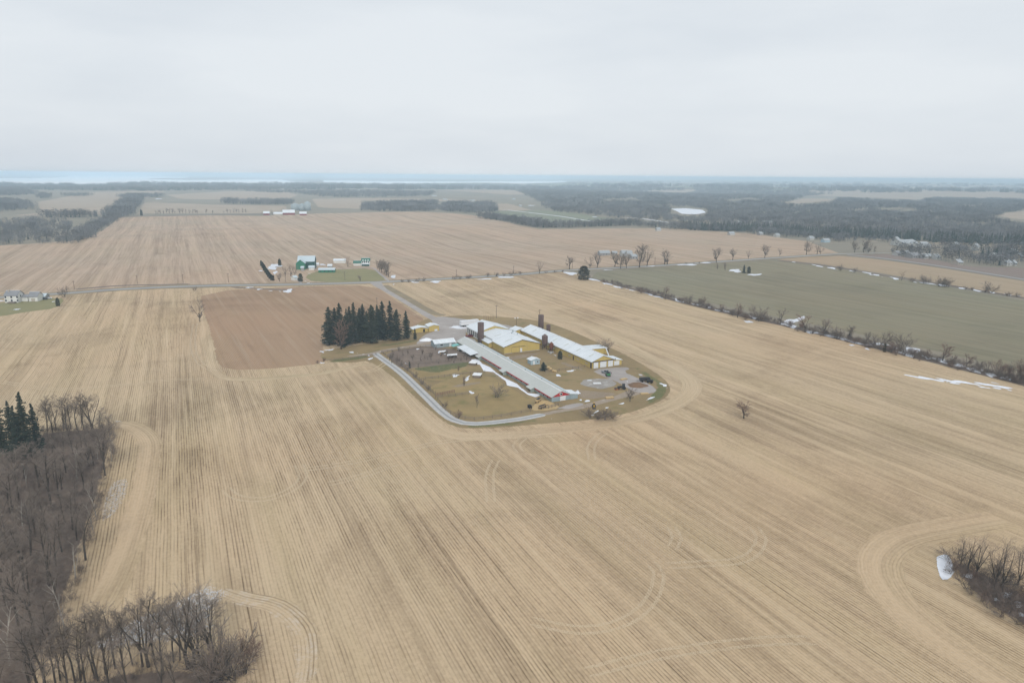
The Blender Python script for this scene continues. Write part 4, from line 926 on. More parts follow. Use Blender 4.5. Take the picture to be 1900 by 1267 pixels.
far = far[ok]
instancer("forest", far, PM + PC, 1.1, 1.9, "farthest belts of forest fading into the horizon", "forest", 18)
# ------------------------------------------------------------------ buildings
M_whiteroof = metal_roof("white metal roof", (.72, .755, .78), (.49, .53, .56)); M_whiteroofx = metal_roof("white metal roof across", (.72, .75, .78), (.58, .62, .65), 0)
M_farroof = metal_roof("dull far roof", (.36, .385, .40), (.28, .30, .31), 0); M_farwall = siding("dull white siding", (.50, .50, .48), (.40, .40, .38), .3)
M_greyroof = metal_roof("weathered grey metal roof", (.50, .515, .49), (.42, .43, .41), rust=(.50, .44, .36)); M_greyroofx = metal_roof("grey shingle roof", (.25, .255, .27), (.19, .195, .205), 0)
M_bluewhite = metal_roof("pale blue metal roof", (.52, .60, .64), (.43, .50, .54), 0); M_greenroof = metal_roof("green metal roof", (.05, .17, .13), (.06, .14, .11), 0); M_teal = metal_roof("teal sheet roof", (.16, .46, .42), (.14, .36, .34))
M_yellow = siding("yellow metal siding", (.55, .42, .14), (.42, .32, .13)); M_sage = siding("sage grey siding", (.30, .345, .32), (.23, .26, .24)); M_bluewall = siding("blue grey siding", (.30, .37, .40), (.23, .28, .30))
M_paleblue = siding("pale blue siding", (.38, .50, .57), (.31, .40, .45)); M_whitewall = siding("white siding", (.72, .72, .69), (.52, .52, .49), .3); M_greenwall = siding("green barn boards", (.035, .20, .125), (.04, .15, .10), .4); M_darkgreen = siding("dark green boards", (.03, .095, .085), (.025, .075, .065), .4)
M_redwall = siding("dark red barn boards", (.22, .035, .04), (.16, .03, .03), .4); M_tanwall = siding("tan siding", (.46, .42, .36), (.38, .34, .29), .3); M_greywall = siding("grey boards", (.33, .33, .33), (.26, .26, .26), .4)
M_red = plain("red painted trim", (.46, .028, .035), .5); M_whitedoor = plain("white door paint", (.74, .76, .78), .5, .08); M_whitetrim = plain("white trim", (.78, .79, .80), .5, .06)
M_dark = plain("dark opening", (.03, .03, .032), .8); M_fascia = plain("brown fascia", (.10, .075, .06), .6); M_glass = plain("window glass", (.045, .055, .065), .12, .1)
M_wood = plain("weathered wood", (.22, .18, .145), .9); M_fresh = plain("fresh lumber", (.58, .42, .22), .8); M_silo = plain("rusty brown silo staves", (.115, .078, .072), .75, .25, .6, c2=(.165, .115, .10)); M_rust = plain("rusty red bin steel", (.21, .075, .05), .7, .25, 1.2)
M_bin = plain("galvanised bin steel", (.36, .42, .44), .45, .12, .3); M_iron = plain("dark iron", (.05, .045, .045), .6); M_tyre = plain("tyre rubber", (.025, .025, .026), .9); M_conc = plain("concrete", (.42, .41, .40), .9)
M_carred = plain("dark red car paint", (.19, .02, .03), .35, .05); M_cargrey = plain("grey car paint", (.24, .25, .27), .35, .05); M_cardark = plain("dark car paint", (.035, .04, .05), .35, .05); M_carwhite = plain("white car paint", (.72, .73, .75), .35, .05); M_tractor = plain("yellow machine paint", (.50, .29, .03), .5, .1); M_greenpaint = plain("green machine paint", (.06, .25, .10), .5, .1)
M_orange = plain("orange paint", (.55, .16, .05), .6); M_polewood = plain("pole wood", (.15, .12, .10), .9); M_redfence = plain("reddish fence boards", (.26, .16, .12), .9)

def slab(W, Ln, eave, ridge, oh=.45, th=.16, rx=0.0, ohy=.4):
    """a pitched roof as one folded slab; the ridge runs along y"""
    sl, sr = (ridge - eave) / (W / 2 + rx), (ridge - eave) / (W / 2 - rx)
    xl, xr = -W / 2 - oh, W / 2 + oh; e = .03
    return MB().prism([(xl, eave - oh * sl + e), (rx, ridge + e), (xr, eave - oh * sr + e), (xr, eave - oh * sr + e + th), (rx, ridge + e + th), (xl, eave - oh * sl + e + th)], -Ln / 2 - ohy, Ln / 2 + ohy)
def gable(name, label, cat, x, y, rz, W, Ln, eave, ridge, wall, roof, group=None, rx=0.0, oh=.45, cap=True):
    r = empty(name, x, y, rz, label, cat, group); r["w"] = W; r["l"] = Ln
    MB().prism([(-W / 2, -.4), (W / 2, -.4), (W / 2, eave), (rx, ridge), (-W / 2, eave)], -Ln / 2, Ln / 2).build("wall", wall, r)
    ro = slab(W, Ln, eave, ridge, oh, rx=rx).build("roof", roof, r)
    if cap: MB().prism([(rx - .28, ridge + .11), (rx + .28, ridge + .11), (rx + .24, ridge + .19), (rx, ridge + .26), (rx - .24, ridge + .19)], -Ln / 2 - .41, Ln / 2 + .41).build("ridge_cap", M_whitetrim, ro)
    return r
def on(r, face, c, z, w, h, mat, name="window", frame=None, d=.06):
    """a door or window on a wall: c is the place along the wall, z its sill"""
    W, L = r["w"] / 2, r["l"] / 2
    def bx(e, q0, q1):
        if face == "-y": return MB().box(c - w / 2 - e, c + w / 2 + e, -L - q1, -L - q0, z - e, z + h + e)
        if face == "+y": return MB().box(c - w / 2 - e, c + w / 2 + e, L + q0, L + q1, z - e, z + h + e)
        if face == "-x": return MB().box(-W - q1, -W - q0, c - w / 2 - e, c + w / 2 + e, z - e, z + h + e)
        return MB().box(W + q0, W + q1, c - w / 2 - e, c + w / 2 + e, z - e, z + h + e)
    o = bx(0, .012, d).build(name, mat, r)
    if frame: bx(.1, .004, d * .7).build("frame", frame, o)
    return o
def leanto(r, x0, x1, y0, y1, z0, z1, wall, roof, wn="annex_wall", rn="annex_roof"):
    """a lean-to: roof height z0 at x0 and z1 at x1"""
    MB().prism([(x0, -.4), (x1, -.4), (x1, z1), (x0, z0)], y0, y1).build(wn, wall, r)
    s = (z1 - z0) / (x1 - x0); e = .35; a, b = (x0, x1 + e) if z1 < z0 else (x0 - e, x1)
    f = lambda x: z0 + s * (x - x0) + .02
    MB().prism([(a, f(a)), (b, f(b)), (b, f(b) + .14), (a, f(a) + .14)], y0 - .3, y1 + .3).build(rn, roof, r)
def gpx(name, label, cat, x0, x1, y, depth, eave, ridge, wall, roof, rot=None, group=None, along=True, **k):
    """a house whose front spans pixels x0..x1 at ground row y"""
    a, b = at(x0, y), at(x1, y); w = float(np.linalg.norm(b - a)); c = (a + b) / 2
    rz = math.atan2(b[1] - a[1], b[0] - a[0]) if rot is None else rot
    n = np.array([-math.sin(rz), math.cos(rz)]); c = c + n * depth / 2
    if along: return gable(name, label, cat, c[0], c[1], rz + math.pi / 2, depth, w, eave, ridge, wall, roof, group, **k)
    return gable(name, label, cat, c[0], c[1], rz, w, depth, eave, ridge, wall, roof, group, **k)
def farm(name, label, cat, a0, a1, b0, b1, eave, ridge, wall, roof, **k):
    p = P((a0 + a1) / 2, (b0 + b1) / 2); return gable(name, label, cat, p[0], p[1], TH, a1 - a0, b1 - b0, eave, ridge, wall, roof, **k)

# the long barn with red trim
rb = farm("long_barn", "long low barn with weathered grey roof and red trim beside the paddock", "barn", -1.6, 7.0, 0, 106, 2.2, 4.1, M_sage, M_greyroof)
for b0, b1 in ((0.2, 14), (19.5, 42), (47.5, 71), (76.5, 83)):
    MB().box(-4.3 - .62, -4.3 - .47, b0 - 53, b1 - 53, 1.62, 2.06).build("fascia", M_red, rb, label="red eave board")
for b in (16.8, 44.8, 73.8):      # side entries that break the red eave
    MB().prism([(-6.6, 1.45), (-4.4, 2.2), (-4.4, 2.34), (-6.6, 1.59)], b - 53 - 2.3, b - 53 + 2.3).build("entry_roof", M_greyroof, rb)
    MB().box(-6.3, -4.35, b - 53 - 1.9, b - 53 - 1.75, -.2, 1.5).build("entry_wall", M_sage, rb)
    on(rb, "-x", b - 53 + .3, .05, 1.5, 1.75, M_dark, "doorway")
for k in range(12): on(rb, "-x", (3.5, 7, 11, 23, 28, 33, 38, 52, 57, 62, 67, 80)[k] - 53, .75, 1.3, .8, M_glass if k % 3 else M_dark, "window", M_whitetrim)
MB().prism([(-4.32, 2.05), (4.32, 2.05), (4.3, 2.24), (0, 4.12), (-4.3, 2.24)], -53.10, -53.012).build("gable_panel", M_red, rb, label="bright red gable panel")
fan = MB(); fan.v = []; fan.lathe([(.62, 0), (.62, .18), (.48, .2), (.3, .2)], 18); fan.v = [(x - .1, -53.10 - z, 3.0 + y) for x, y, z in fan.v]; fo = fan.build("gable_fan", M_whitetrim, rb)
fb = MB(); fb.lathe([(.46, .0), (.46, .03)], 14); fb.v = [(x - .1, -53.31 - z, 3.0 + y) for x, y, z in fb.v]; fb.build("fan_opening", M_dark, fo)
on(rb, "-y", .9, 0, 2.6, 2.0, M_whitedoor, "door", M_bluewall)
MB().box(-4.25, 4.25, -53.05, -53.008, 0.0, 2.04).build("end_panel", M_bluewall, rb)
leanto(rb, 4.32, 8.0, -53.2, -47.5, 2.5, 1.9, M_bluewall, M_whiteroof)
leanto(rb, 4.32, 6.4, -47, 46, 2.0, 1.5, M_sage, M_bluewhite, "side_wall", "side_roof")
for b in (20, 36, 50, 66, 84): MB().lathe([(.3, 0), (.3, .5), (.42, .55), (.1, .8)], 8, 1.7, b - 53).build("roof_vent", M_bin, rb).location.z = 3.35
MB().prism([(-9.0, 1.95), (-4.4, 2.62), (-4.4, 2.76), (-9.0, 2.09)], 23, 42).build("porch_roof", M_whiteroof, rb)
for y in (23.6, 29.5, 35.5, 41.4): MB().box(-8.85, -8.7, y - .08, y + .08, -.2, 1.96).build("porch_post", M_wood, rb)
MB().prism([(-10.6, 2.0), (-7.0, 2.62), (-7.0, 2.74), (-10.6, 2.12)], 42.6, 46.5).build("porch_roof", M_teal, rb, label="teal roof sheet")
cw = gpx("cross_shed", "blue grey shed with white roof across the end of the grey-roofed barn", "shed", 806, 846, 644, 6.5, 2.4, 3.7, M_bluewall, M_whiteroof, rot=TH - math.pi / 2 + math.pi / 2)
on(cw, "-x", 2, .9, 1.6, .9, M_glass, "window", M_whitetrim); on(cw, "-x", -3, .1, 1.2, 2.0, M_whitedoor, "door")

# the yellow workshop group
y1 = farm("yellow_barn", "wide yellow barn with white gable roof and one small white door", "barn", 13.6, 34.2, 78, 93, 3.9, 6.8, M_yellow, M_whiteroof)
on(y1, "-y", -.6, .05, 1.1, 2.2, M_whitedoor, "door"); on(y1, "-y", -3.9, .05, 4.4, 3.1, M_yellow, "sliding_door", M_fascia); MB().box(-5.9, 1.9, -7.66, -7.52, 3.22, 3.36).build("door_rail", M_fascia, y1)
MB().box(-10.32, 10.32, -7.56, -7.505, 0.0, .28).build("base_board", M_conc, y1)
for s in (-1, 1): MB().prism([(s * 10.8, 3.62), (0, 6.66), (0, 6.86), (s * 10.8, 3.82)][::s], -8.02, -7.92).build("barge_board", M_fascia, y1)
mid = farm("yellow_shed", "middle yellow shed with flat-pitched stained white roof between two taller barns", "shed", 15.2, 33.6, 93.6, 112.4, 3.9, 5.6, M_yellow, M_whiteroof)
leanto(mid, -12.6, -9.2, -9.0, 1.6, 2.3, 3.2, M_yellow, M_whiteroof)
for x, y, h in ((5.5, -1, 1.5), (7.0, 1.5, 1.1), (3.6, -3.5, 1.0), (6.2, -5.5, .9)): MB().lathe([(.22, 0), (.22, h), (.34, h + .05), (.05, h + .35)], 8, x, y).build("roof_vent", M_bin, mid).location.z = 4.5
re = farm("yellow_barn", "yellow gabled barn with a row of dark windows along its white side", "barn", 13.8, 33.4, 113, 130, 4.3, 7.2, M_yellow, M_whiteroof)
MB().box(-9.86, -9.81, -8.4, 8.4, .0, 4.05).build("side_panel", M_whitewall, re)
for k in range(6): on(re, "-x", -6.8 + k * 2.7, .7, 1.15, 2.7, M_glass, "window", M_dark, d=.14)
on(re, "-y", 0, 4.4, 3.0, .9, M_whitewall, "vent_panel", M_whitetrim)
# the long yellow barn
lb = farm("long_barn", "long yellow barn with white metal roof and three white end doors", "barn", 40.4, 52.6, 35.6, 112, 3.5, 5.9, M_yellow, M_whiteroof)
MB().box(-6.18, -6.105, -37.9, 37.9, 2.75, 3.25).build("eave_shadow_board", M_fascia, lb)  # dark strip on the wall, put in as the eave's shadow
for c, w in ((-4.1, 2.6), (.1, 3.6), (4.3, 2.9)): on(lb, "-y", c, .05, w, 2.95, M_whitedoor, "overhead_door", M_fascia, d=.1)
MB().box(-6.3, 6.5, -38.6, -38.28, 3.22, 3.5).build("door_header", M_fascia, lb)
for k in range(9): on(lb, "-x", -33 + k * 8.2, 1.2, 2.4, .5, M_tanwall, "curtain_window")
on(lb, "-x", -20.5, .0, 1.1, 2.1, M_fascia, "door"); on(lb, "-x", -37.0, .0, 1.4, 2.6, M_fascia, "door")
leanto(lb, 6.15, 11.0, -37.9, -30, 3.1, 2.5, M_yellow, M_whiteroof); MB().box(6.6, 9.6, -38.05, -37.92, .1, 2.3).build("overhead_door", M_whitedoor, lb)
leanto(lb, 6.15, 16.5, -16.5, -9.0, 3.35, 3.0, M_yellow, M_whiteroof, "side_wing_wall", "side_wing_roof")
MB().tube((16.0, -16.2, 3.0), (9.0, -29.5, 2.9), .28, n=8).build("conveyor", M_whitetrim, lb); MB().box(7.2, 7.5, -37.9, -37.6, 0, 3.6).build("downpipe", M_fascia, lb)
fa = farm("feed_room", "small yellow feed room with white roof at the far end of the long barn", "shed", 37.0, 44.0, 112.8, 120, 2.9, 4.0, M_yellow, M_whiteroof)
for k in range(4): MB().lathe([(.25, 0), (.25, .35), (.36, .4), (.06, .62)], 8, 1.2, -28 + k * 18).build("roof_vent", M_bin, lb).location.z = 5.3

M_sky = plain("translucent roof sheet", (.55, .58, .54), .3, .1)
for o_, W_, L_, ev, rd in ((lb, 12.2, 76.4, 3.5, 5.9), (y1, 20.6, 15, 3.9, 6.8), (re, 19.6, 17, 4.3, 7.2), (mid, 18.4, 18.8, 3.9, 5.6)):
    sl = (rd - ev) / (W_ / 2)
    MB().box(-W_ / 2 - .60, -W_ / 2 - .47, -L_ / 2 - .3, L_ / 2 + .3, ev - .48 * sl - .12, ev - .48 * sl + .06).build("gutter", M_whitetrim, o_)
    for k in range(int(L_ / 12)):
        yk = -L_ / 2 + 6 + k * 12; x0, x1 = -W_ * .36, -W_ * .14; f = lambda x: rd + sl * x + .195
        MB().prism([(x0, f(x0)), (x1, f(x1)), (x1, f(x1) + .02), (x0, f(x0) + .02)], yk - .45, yk + .45).build("roof_light", M_sky, o_)
# silos and feed bins
def silo(name, label, a, b, d, h, mat, dome=.5, group=None):
    p = P(a, b); r = empty(name, p[0], p[1], 0, label, "silo", group); R = d / 2
    MB().lathe([(R, -.3), (R, h)], 18).build("staves", mat, r, True)
    for k in range(int(h / 1.1)): MB().lathe([(R + .004, .5 + k * 1.1), (R + .05, .53 + k * 1.1), (R + .05, .60 + k * 1.1), (R + .004, .63 + k * 1.1)], 18).build("hoop", M_fascia, r)
    MB().lathe([(R + .1, h - .02), (R + .1, h + .15), (R * .5, h + dome * .8), (.12, h + dome)], 18).build("cap", mat, r)
    MB().box(-.35, .35, -R - .35, -R + .03, 1, h - .3).build("chute", mat, r); return r
silo("tower_silo", "tall dark brown tower silo between the barns", 11.9, 105.0, 3.4, 11.4, M_silo)
silo("tower_silo", "dark brown tower silo behind the long yellow barn", 58.0, 121.0, 3.3, 9.0, M_silo)
silo("feed_silo", "short dark silo behind the roof of the long yellow barn", 58.5, 112.5, 2.4, 4.6, M_silo)
def hopper(label, a, b, d, h, mat):
    p = P(a, b); r = empty("hopper_bin", p[0], p[1], 0, label, "feed bin"); R = d / 2; z = h * .34
    MB().lathe([(.2, z * .3), (R, z + .5), (R, h - R * .55), (.25, h), (.25, h + .18)], 16).build("tank", mat, r)
    for k in range(4):
        t = k * math.pi / 2 + .6; x, y = math.cos(t) * R * .96, math.sin(t) * R * .96; MB().tube((x, y, -.2), (x, y, h * .5), .09).build("leg", M_iron, r)
    MB().lathe([(R + .004, h * .62), (R + .04, h * .63), (R + .004, h * .64)], 16).build("hoop", M_fascia, r)
    MB().tube((R * .7, 0, h * .3), (R + 1.4, .4, 2.6), .14).build("auger", M_bin, r)
hopper("tall rusty brown hopper bin against the long yellow barn", 37.6, 78.5, 3.2, 8.2, M_silo); hopper("small red hopper bin against the long yellow barn", 38.5, 72.8, 2.2, 5.0, M_rust)

# sheds of the yard
bs = farm("garden_shed", "small pale blue shed with white roof standing on the grass", "shed", 16.6, 21.4, 53.6, 57.4, 2.3, 3.0, M_paleblue, M_whiteroof); on(bs, "-y", -.9, .05, 1.0, 1.9, M_whitedoor, "door"); on(bs, "-y", 1.2, 1.0, .8, .7, M_glass, "window", M_whitetrim)
ys = farm("yellow_shed", "low yellow shed with stained white roof behind the windbreak", "shed", -14.5, -5.2, 143.8, 149.2, 2.2, 3.0, M_yellow, M_whiteroof); on(ys, "-y", 2.0, .05, 1.2, 1.8, M_dark, "door")
yt = farm("yellow_shed", "taller box-shaped yellow shed beside the farm drive", "shed", -5.0, 1.4, 143.4, 149.4, 3.1, 3.9, M_yellow, M_whiteroof); on(yt, "-y", 1.2, .05, 1.8, 1.2, M_whitedoor, "door"); on(yt, "+x", 0, .05, 2.4, 2.3, M_fascia, "door")
def hutch(label, x, y, w, l, h, rz, wall=M_wood):
    p = at(x, y); r = empty("animal_shelter", p[0], p[1], rz, label, "shelter")
    MB().box(-w / 2, -w / 2 + .12, -l / 2, l / 2, -.1, h).build("wall", wall, r); MB().box(w / 2 - .12, w / 2, -l / 2, l / 2, -.1, h + .3).build("wall", wall, r); MB().box(-w / 2 + .12, w / 2 - .12, l / 2 - .12, l / 2, -.1, h).build("wall", wall, r)
    MB().prism([(-w / 2 - .25, h - .02), (w / 2 + .25, h + .32), (w / 2 + .25, h + .42), (-w / 2 - .25, h + .08)], -l / 2 - .2, l / 2 + .2).build("roof", M_whitetrim, r)
hutch("white-roofed animal shelter in the open paddock beside a snow patch", 885.5, 700, 2.8, 3.6, 1.3, TH + .9); hutch("white-roofed animal shelter at the end of the long snow drift", 878, 677, 2.4, 3.4, 1.2, TH + .8)
hutch("flat white-roofed animal shelter in the muddy pen", 839, 664, 4.6, 2.6, 1.5, .1); hutch("little white-roofed hutch beside the pale porch roof", 852.5, 651, 1.6, 1.8, 1.0, TH); hutch("little white-roofed hutch below the porch corner", 862, 656, 1.5, 1.7, 1.0, TH + .3); hutch("pale plank hutch beside the orchard rows", 822, 656, 3.0, 2.2, 1.0, .3, M_fresh)
tr = empty("box_trailer", *P(23.0, 149.0), rz=TH + .05, label="long white box trailer parked behind the yellow barn", cat="trailer")
MB().box(-6.0, 6.0, -1.25, 1.25, .95, 3.6).build("box", M_carwhite, tr); MB().box(-6.0, 6.2, -1.0, 1.0, .7, .94).build("chassis", M_iron, tr)
for x in (-4.4, -3.2):
    for y in (-1.05, 1.05): MB().tube((x, y - .14, .48), (x, y + .14, .48), .48, n=14).build("wheel", M_tyre, tr)
for y in (-.9, .9): MB().box(4.2, 4.35, y - .07, y + .07, 0, .72).build("landing_leg", M_iron, tr)

# ------------------------------------------------------------------ vehicles and machines
def car(name, label, cat, x, y, rz, body, pickup=False, s=1.0, group=None):
    r = empty(name, x, y, rz, label, cat, group, s=s); L = 2.6 if pickup else 2.2
    prof = [(-L, .38), (L, .38), (L + .06, .62), (L - .1, .92), (.95, 1.0), (-L, 1.05)] if pickup else [(-L, .36), (L, .36), (L + .05, .6), (L - .15, .86), (1.0, .96), (-L + .1, 1.0)]
    MB().prismx([(y_, z_) for y_, z_ in prof], -.9, .9).build("body", body, r)
    cab = [(-.55, 1.0), (.98, .98), (.42, 1.62), (-.45, 1.64)] if pickup else [(-1.95, .98), (.98, .94), (.35, 1.5), (-1.5, 1.5)]
    c = MB().prismx(cab, -.78, .78).build("cabin", M_glass, r)
    MB().prismx([(cab[3][0] - .02, cab[3][1] - .02), (cab[2][0] + .02, cab[2][1] - .02), (cab[2][0] - .03, cab[2][1] + .06), (cab[3][0] + .03, cab[3][1] + .06)], -.74, .74).build("cabin_roof", body, c)
    if pickup: MB().box(-.76, .76, -L + .1, -.6, 1.03, 1.06).build("bed", M_dark, r)
    for yy in (-L * .62, L * .62):
        for sx in (-1, 1): w = MB().tube((sx * .72, yy, .36), (sx * .93, yy, .36), .36, n=14).build("tyre", M_tyre, r); MB().tube((sx * .935, yy, .36), (sx * .945, yy, .36), .2, n=10).build("rim", M_bin, w)
    for sx in (-.6, .6): MB().box(sx - .17, sx + .17, L - .02, L + .05, .64, .78).build("headlight", M_whitetrim, r); MB().box(sx - .12, sx + .12, -L - .04, -L + .02, .7, .9).build("tail_light", M_red, r)
    return r
q = P(12.2, 121.5); car("pickup_truck", "dark red pickup truck parked beside the tall brown silo", "truck", q[0], q[1], TH + 1.35, M_carred, True)
q = at(1125, 693); car("pickup_truck", "grey pickup truck parked in front of the long barn's doors", "truck", q[0], q[1], TH + .25, M_cargrey, True)
q = at(554, 520); car("parked_car", "dark car parked by the little white garage", "car", q[0], q[1], 1.0, M_cardark)
q = at(82, 556); car("parked_car", "dark car parked beside the white house's garage", "car", q[0], q[1], -1.2, M_cardark)
q = at(90, 554.5); car("parked_car", "white car parked at the far side of the white house's garage", "car", q[0], q[1], -1.2, M_carwhite)
def tractor(label, x, y, rz, paint, s=1.0, fork=False):
    r = empty("tractor", x, y, rz, label, "tractor", s=s)
    MB().prismx([(-.4, .7), (1.7, .7), (1.75, 1.35), (-.4, 1.5)], -.38, .38).build("hood", paint, r); MB().prismx([(-1.5, .6), (-.4, .6), (-.4, 1.3), (-1.5, 1.3)], -.6, .6).build("body", paint, r)
    c = MB().prismx([(-1.45, 1.32), (-.3, 1.32), (-.42, 2.35), (-1.35, 2.35)], -.55, .55).build("cab", M_glass, r); MB().box(-.62, .62, -1.5, -.3, 2.36, 2.46).build("cab_roof", paint, c)
    for sx in (-1, 1):
        MB().tube((sx * .62, -1.0, .72), (sx * 1.0, -1.0, .72), .72, n=16).build("rear_wheel", M_tyre, r); MB().tube((sx * .5, 1.2, .42), (sx * .78, 1.2, .42), .42, n=14).build("front_wheel", M_tyre, r)
    MB().tube((.2, .6, 1.4), (.2, .6, 2.2), .06).build("exhaust", M_iron, r)
    if fork:
        for sx in (-.45, .45): MB().tube((sx, .2, 1.2), (sx, 2.5, .5), .09).build("loader_arm", M_iron, r)
        MB().prismx([(2.4, .1), (3.1, .1), (2.5, .75)], -.95, .95).build("bucket", M_iron, r)
    return r
q = at(1102, 756); tractor("small yellow loader tractor on the earth track below the barn", q[0], q[1], TH + 2.6, M_tractor, .72, True)
q = at(1153, 722); tractor("dark green tractor parked beside the concrete pad", q[0], q[1], TH + 1.2, M_iron, 1.0, True)
def wagon(name, label, cat, x, y, rz, box, l, w, h, s=1.0):
    r = empty(name, x, y, rz, label, cat, s=s)
    MB().prism([(-w * .38, .75), (w * .38, .75), (w * .5, .8 + h), (-w * .5, .8 + h)], -l / 2, l / 2).build("box", box, r); MB().box(-w * .44, w * .44, -l / 2 + .1, l / 2 - .1, .8 + h * .72, .815 + h).build("load", M_dark, r)
    MB().tube((0, l / 2, .65), (0, l / 2 + 1.8, .5), .08).build("drawbar", M_iron, r); MB().box(-.4, .4, -l / 2 + .3, l / 2 - .3, .5, .74).build("frame", M_iron, r)
    for yy in (-l * .3, l * .3):
        for sx in (-1, 1): MB().tube((sx * w * .40, yy, .45), (sx * w * .52, yy, .45), .45, n=14).build("wheel", M_tyre, r)
q = at(1196, 708); wagon("manure_spreader", "dark iron manure spreader parked on the grass verge", "spreader", q[0], q[1], TH + 1.25, M_iron, 4.6, 2.0, 1.1)
q = at(1206, 710); wagon("farm_cart", "small dark cart beside the manure spreader", "cart", q[0], q[1], TH + .6, M_iron, 2.6, 1.6, .6)
q = at(1128, 698); wagon("farm_cart", "green tipping cart near the grey pickup", "cart", q[0], q[1], TH - .3, M_greenpaint, 2.6, 1.7, .7)
q = at(1006, 757); wagon("feed_wagon", "low wooden feed wagon on the loose straw", "wagon", q[0], q[1], TH - 1.2, M_fresh, 4.0, 1.3, .4)
q = at(999, 747); wagon("feed_wagon", "timber feed rack wagon at the top of the straw heap", "wagon", q[0], q[1], TH - .9, M_fresh, 3.0, 1.4, .9)
q = at(983, 757); wagon("farm_cart", "small dark handcart at the edge of the loose straw", "cart", q[0], q[1], .4, M_iron, 1.8, 1.1, .5)
def heap(name, label, cat, x, y, ra, rb_, h, mat, seed=1):
    p = at(x, y); rg = random.Random(seed); V = []; F = []; n = 22; m = 7
    for j in range(m + 1):
        t = j / m
        for k in range(n):
            a = 2 * math.pi * k / n; w = 1 + .12 * math.sin(3 * a + seed) + .08 * math.sin(5 * a + 2 * seed) + rg.uniform(-.05, .05)
            V.append((math.cos(a) * ra * (1 - t) * w, math.sin(a) * rb_ * (1 - t) * w, h * (1 - (1 - t) ** 1.7) * (1 + rg.uniform(-.1, .1)) - .05 * (j == 0)))
    for j in range(m): F += [(j * n + k, j * n + (k + 1) % n, (j + 1) * n + (k + 1) % n, (j + 1) * n + k) for k in range(n)]
    o = link(bpy.data.objects.new(name, mesh(name, V, F, mat, True))); o.location = (p[0], p[1], .12); tag(o, label, cat)
heap("earth_heap", "heap of brown earth on the gravel apron", "heap", 1183, 716, 4.4, 3.0, 1.5, M_dirt); heap("straw_heap", "mound of orange straw at the red barn gable", "heap", 1010, 748, 3.6, 2.4, 1.0, plain("heaped straw", (.48, .34, .17), .95), 2)
M_snowheap = plain("piled snow", (.84, .86, .90), .6, .05); heap("snow_heap", "ploughed heap of snow beside the cross shed", "heap", 792, 632, 4.2, 2.4, 1.4, M_snowheap, 3)
for x, y, n, lb_ in ((1131, 739, 3, "low stack of pale lumber beside the farm track"), (1157, 704, 2, "pale planks piled between the pad and the apron"), (1108, 712, 2, "pale pallet lying on the concrete pad"), (1196, 731, 2, "pale boards at the end of the gravel apron")):
    q = at(x, y); r = empty("lumber_stack", q[0], q[1], RG.uniform(-.6, .6) + .4, lb_, "lumber")
    for k in range(n):
        for j in range(4): MB().box(-1.7, 1.7, -.8 + j * .42, -.8 + j * .42 + .36, .06 + k * .22, .06 + k * .22 + .16).build("plank", M_fresh if x > 1120 else M_whitetrim, r)
q = at(1147, 724); r = empty("drawbar_harrow", q[0], q[1], TH + .3, "orange harrow frame lying by the concrete pad", "harrow")
for k in range(3): MB().tube((-1.6, k * .7, .35), (1.6, k * .7, .35), .06).build("bar", M_orange, r)
for k in range(7): MB().tube((-1.5 + k * .5, (k % 3) * .7, .35), (-1.5 + k * .5, (k % 3) * .7, 0.1), .03).build("tine", M_iron, r)
for k, (x, y) in enumerate(((1018, 684), (1021, 687), (1026, 690), (1030, 691))):
    q = at(x, y); b = MB().tube((-.6, 0, .55), (.6, 0, .55), .58, n=14).build("hay_bale", M_fresh); b.location = (q[0], q[1], .1); b.rotation_euler = (0, 0, k * .9); tag(b, "pale round bale beside the small spruce", "bale", "round bales beside the small spruce")
# square feed table on the rubble at the bins
q = P(37.0, 70.0); r = empty("rubble_pile", q[0], q[1], 0, "grey rubble at the foot of the hopper bins", "rubble")
for k in range(9):
    b = MB().box(-.4, .4, -.35, .35, 0, .5).build("block", M_conc, r); b.location = (RG.uniform(-1.6, 1.6), RG.uniform(-2.2, 2.2), RG.uniform(.0, .3)); b.rotation_euler = (RG.uniform(-.3, .3), RG.uniform(-.3, .3), RG.uniform(0, 3)); b.scale = [RG.uniform(.6, 1.3)] * 3

# ------------------------------------------------------------------ fences, poles
POST = MB().box(-.07, .07, -.07, .07, -.2, 1.35); POSTM = mesh("post", POST.v, POST.f, M_wood); POSTR = mesh("post", POST.v, POST.f, M_redfence)
def fence(label, pts, gap=3.2, rails=(.5, .85, 1.2), red=False, group=None, mat=None):
    c = [np.array(p) for p in pts]; o = c[0]; r = empty("rail_fence", o[0], o[1], 0, label, "fence", group); m = mat or (M_redfence if red else M_wood)
    for a, b in zip(c[:-1], c[1:]):
        L = float(np.linalg.norm(b - a)); n = max(1, round(L / gap)); ang = math.atan2(b[1] - a[1], b[0] - a[0])
        for k in range(n + 1):
            p = a + (b - a) * k / n; e = link(bpy.data.objects.new("post", POSTR if red else POSTM), r); e.location = (p[0] - o[0], p[1] - o[1], 0); e.rotation_euler = (0, 0, ang)
        for z in rails:
            rl = MB().box(0, L, .075, .115, z - .06, z + .06).build("rail", m, r); rl.location = (a[0] - o[0], a[1] - o[1], 0); rl.rotation_euler = (0, 0, ang)
fence("long rail fence beside the lane along the paddocks", px((708, 655), (760, 692), (808, 735)), rails=(.45, .8, 1.15)); fence("pale inner rail fence along the paddock walkway", px((745, 676), (782, 707), (808, 731)), rails=(1.2,), mat=M_fresh)
fence("rail fence between the two upper paddocks", px((778, 706), (825, 700), (845, 697), (900, 692))); fence("close-boarded reddish fence of the small pen", px((808, 735), (843, 728)), 1.2, (.3, .6, .9, 1.2), True)
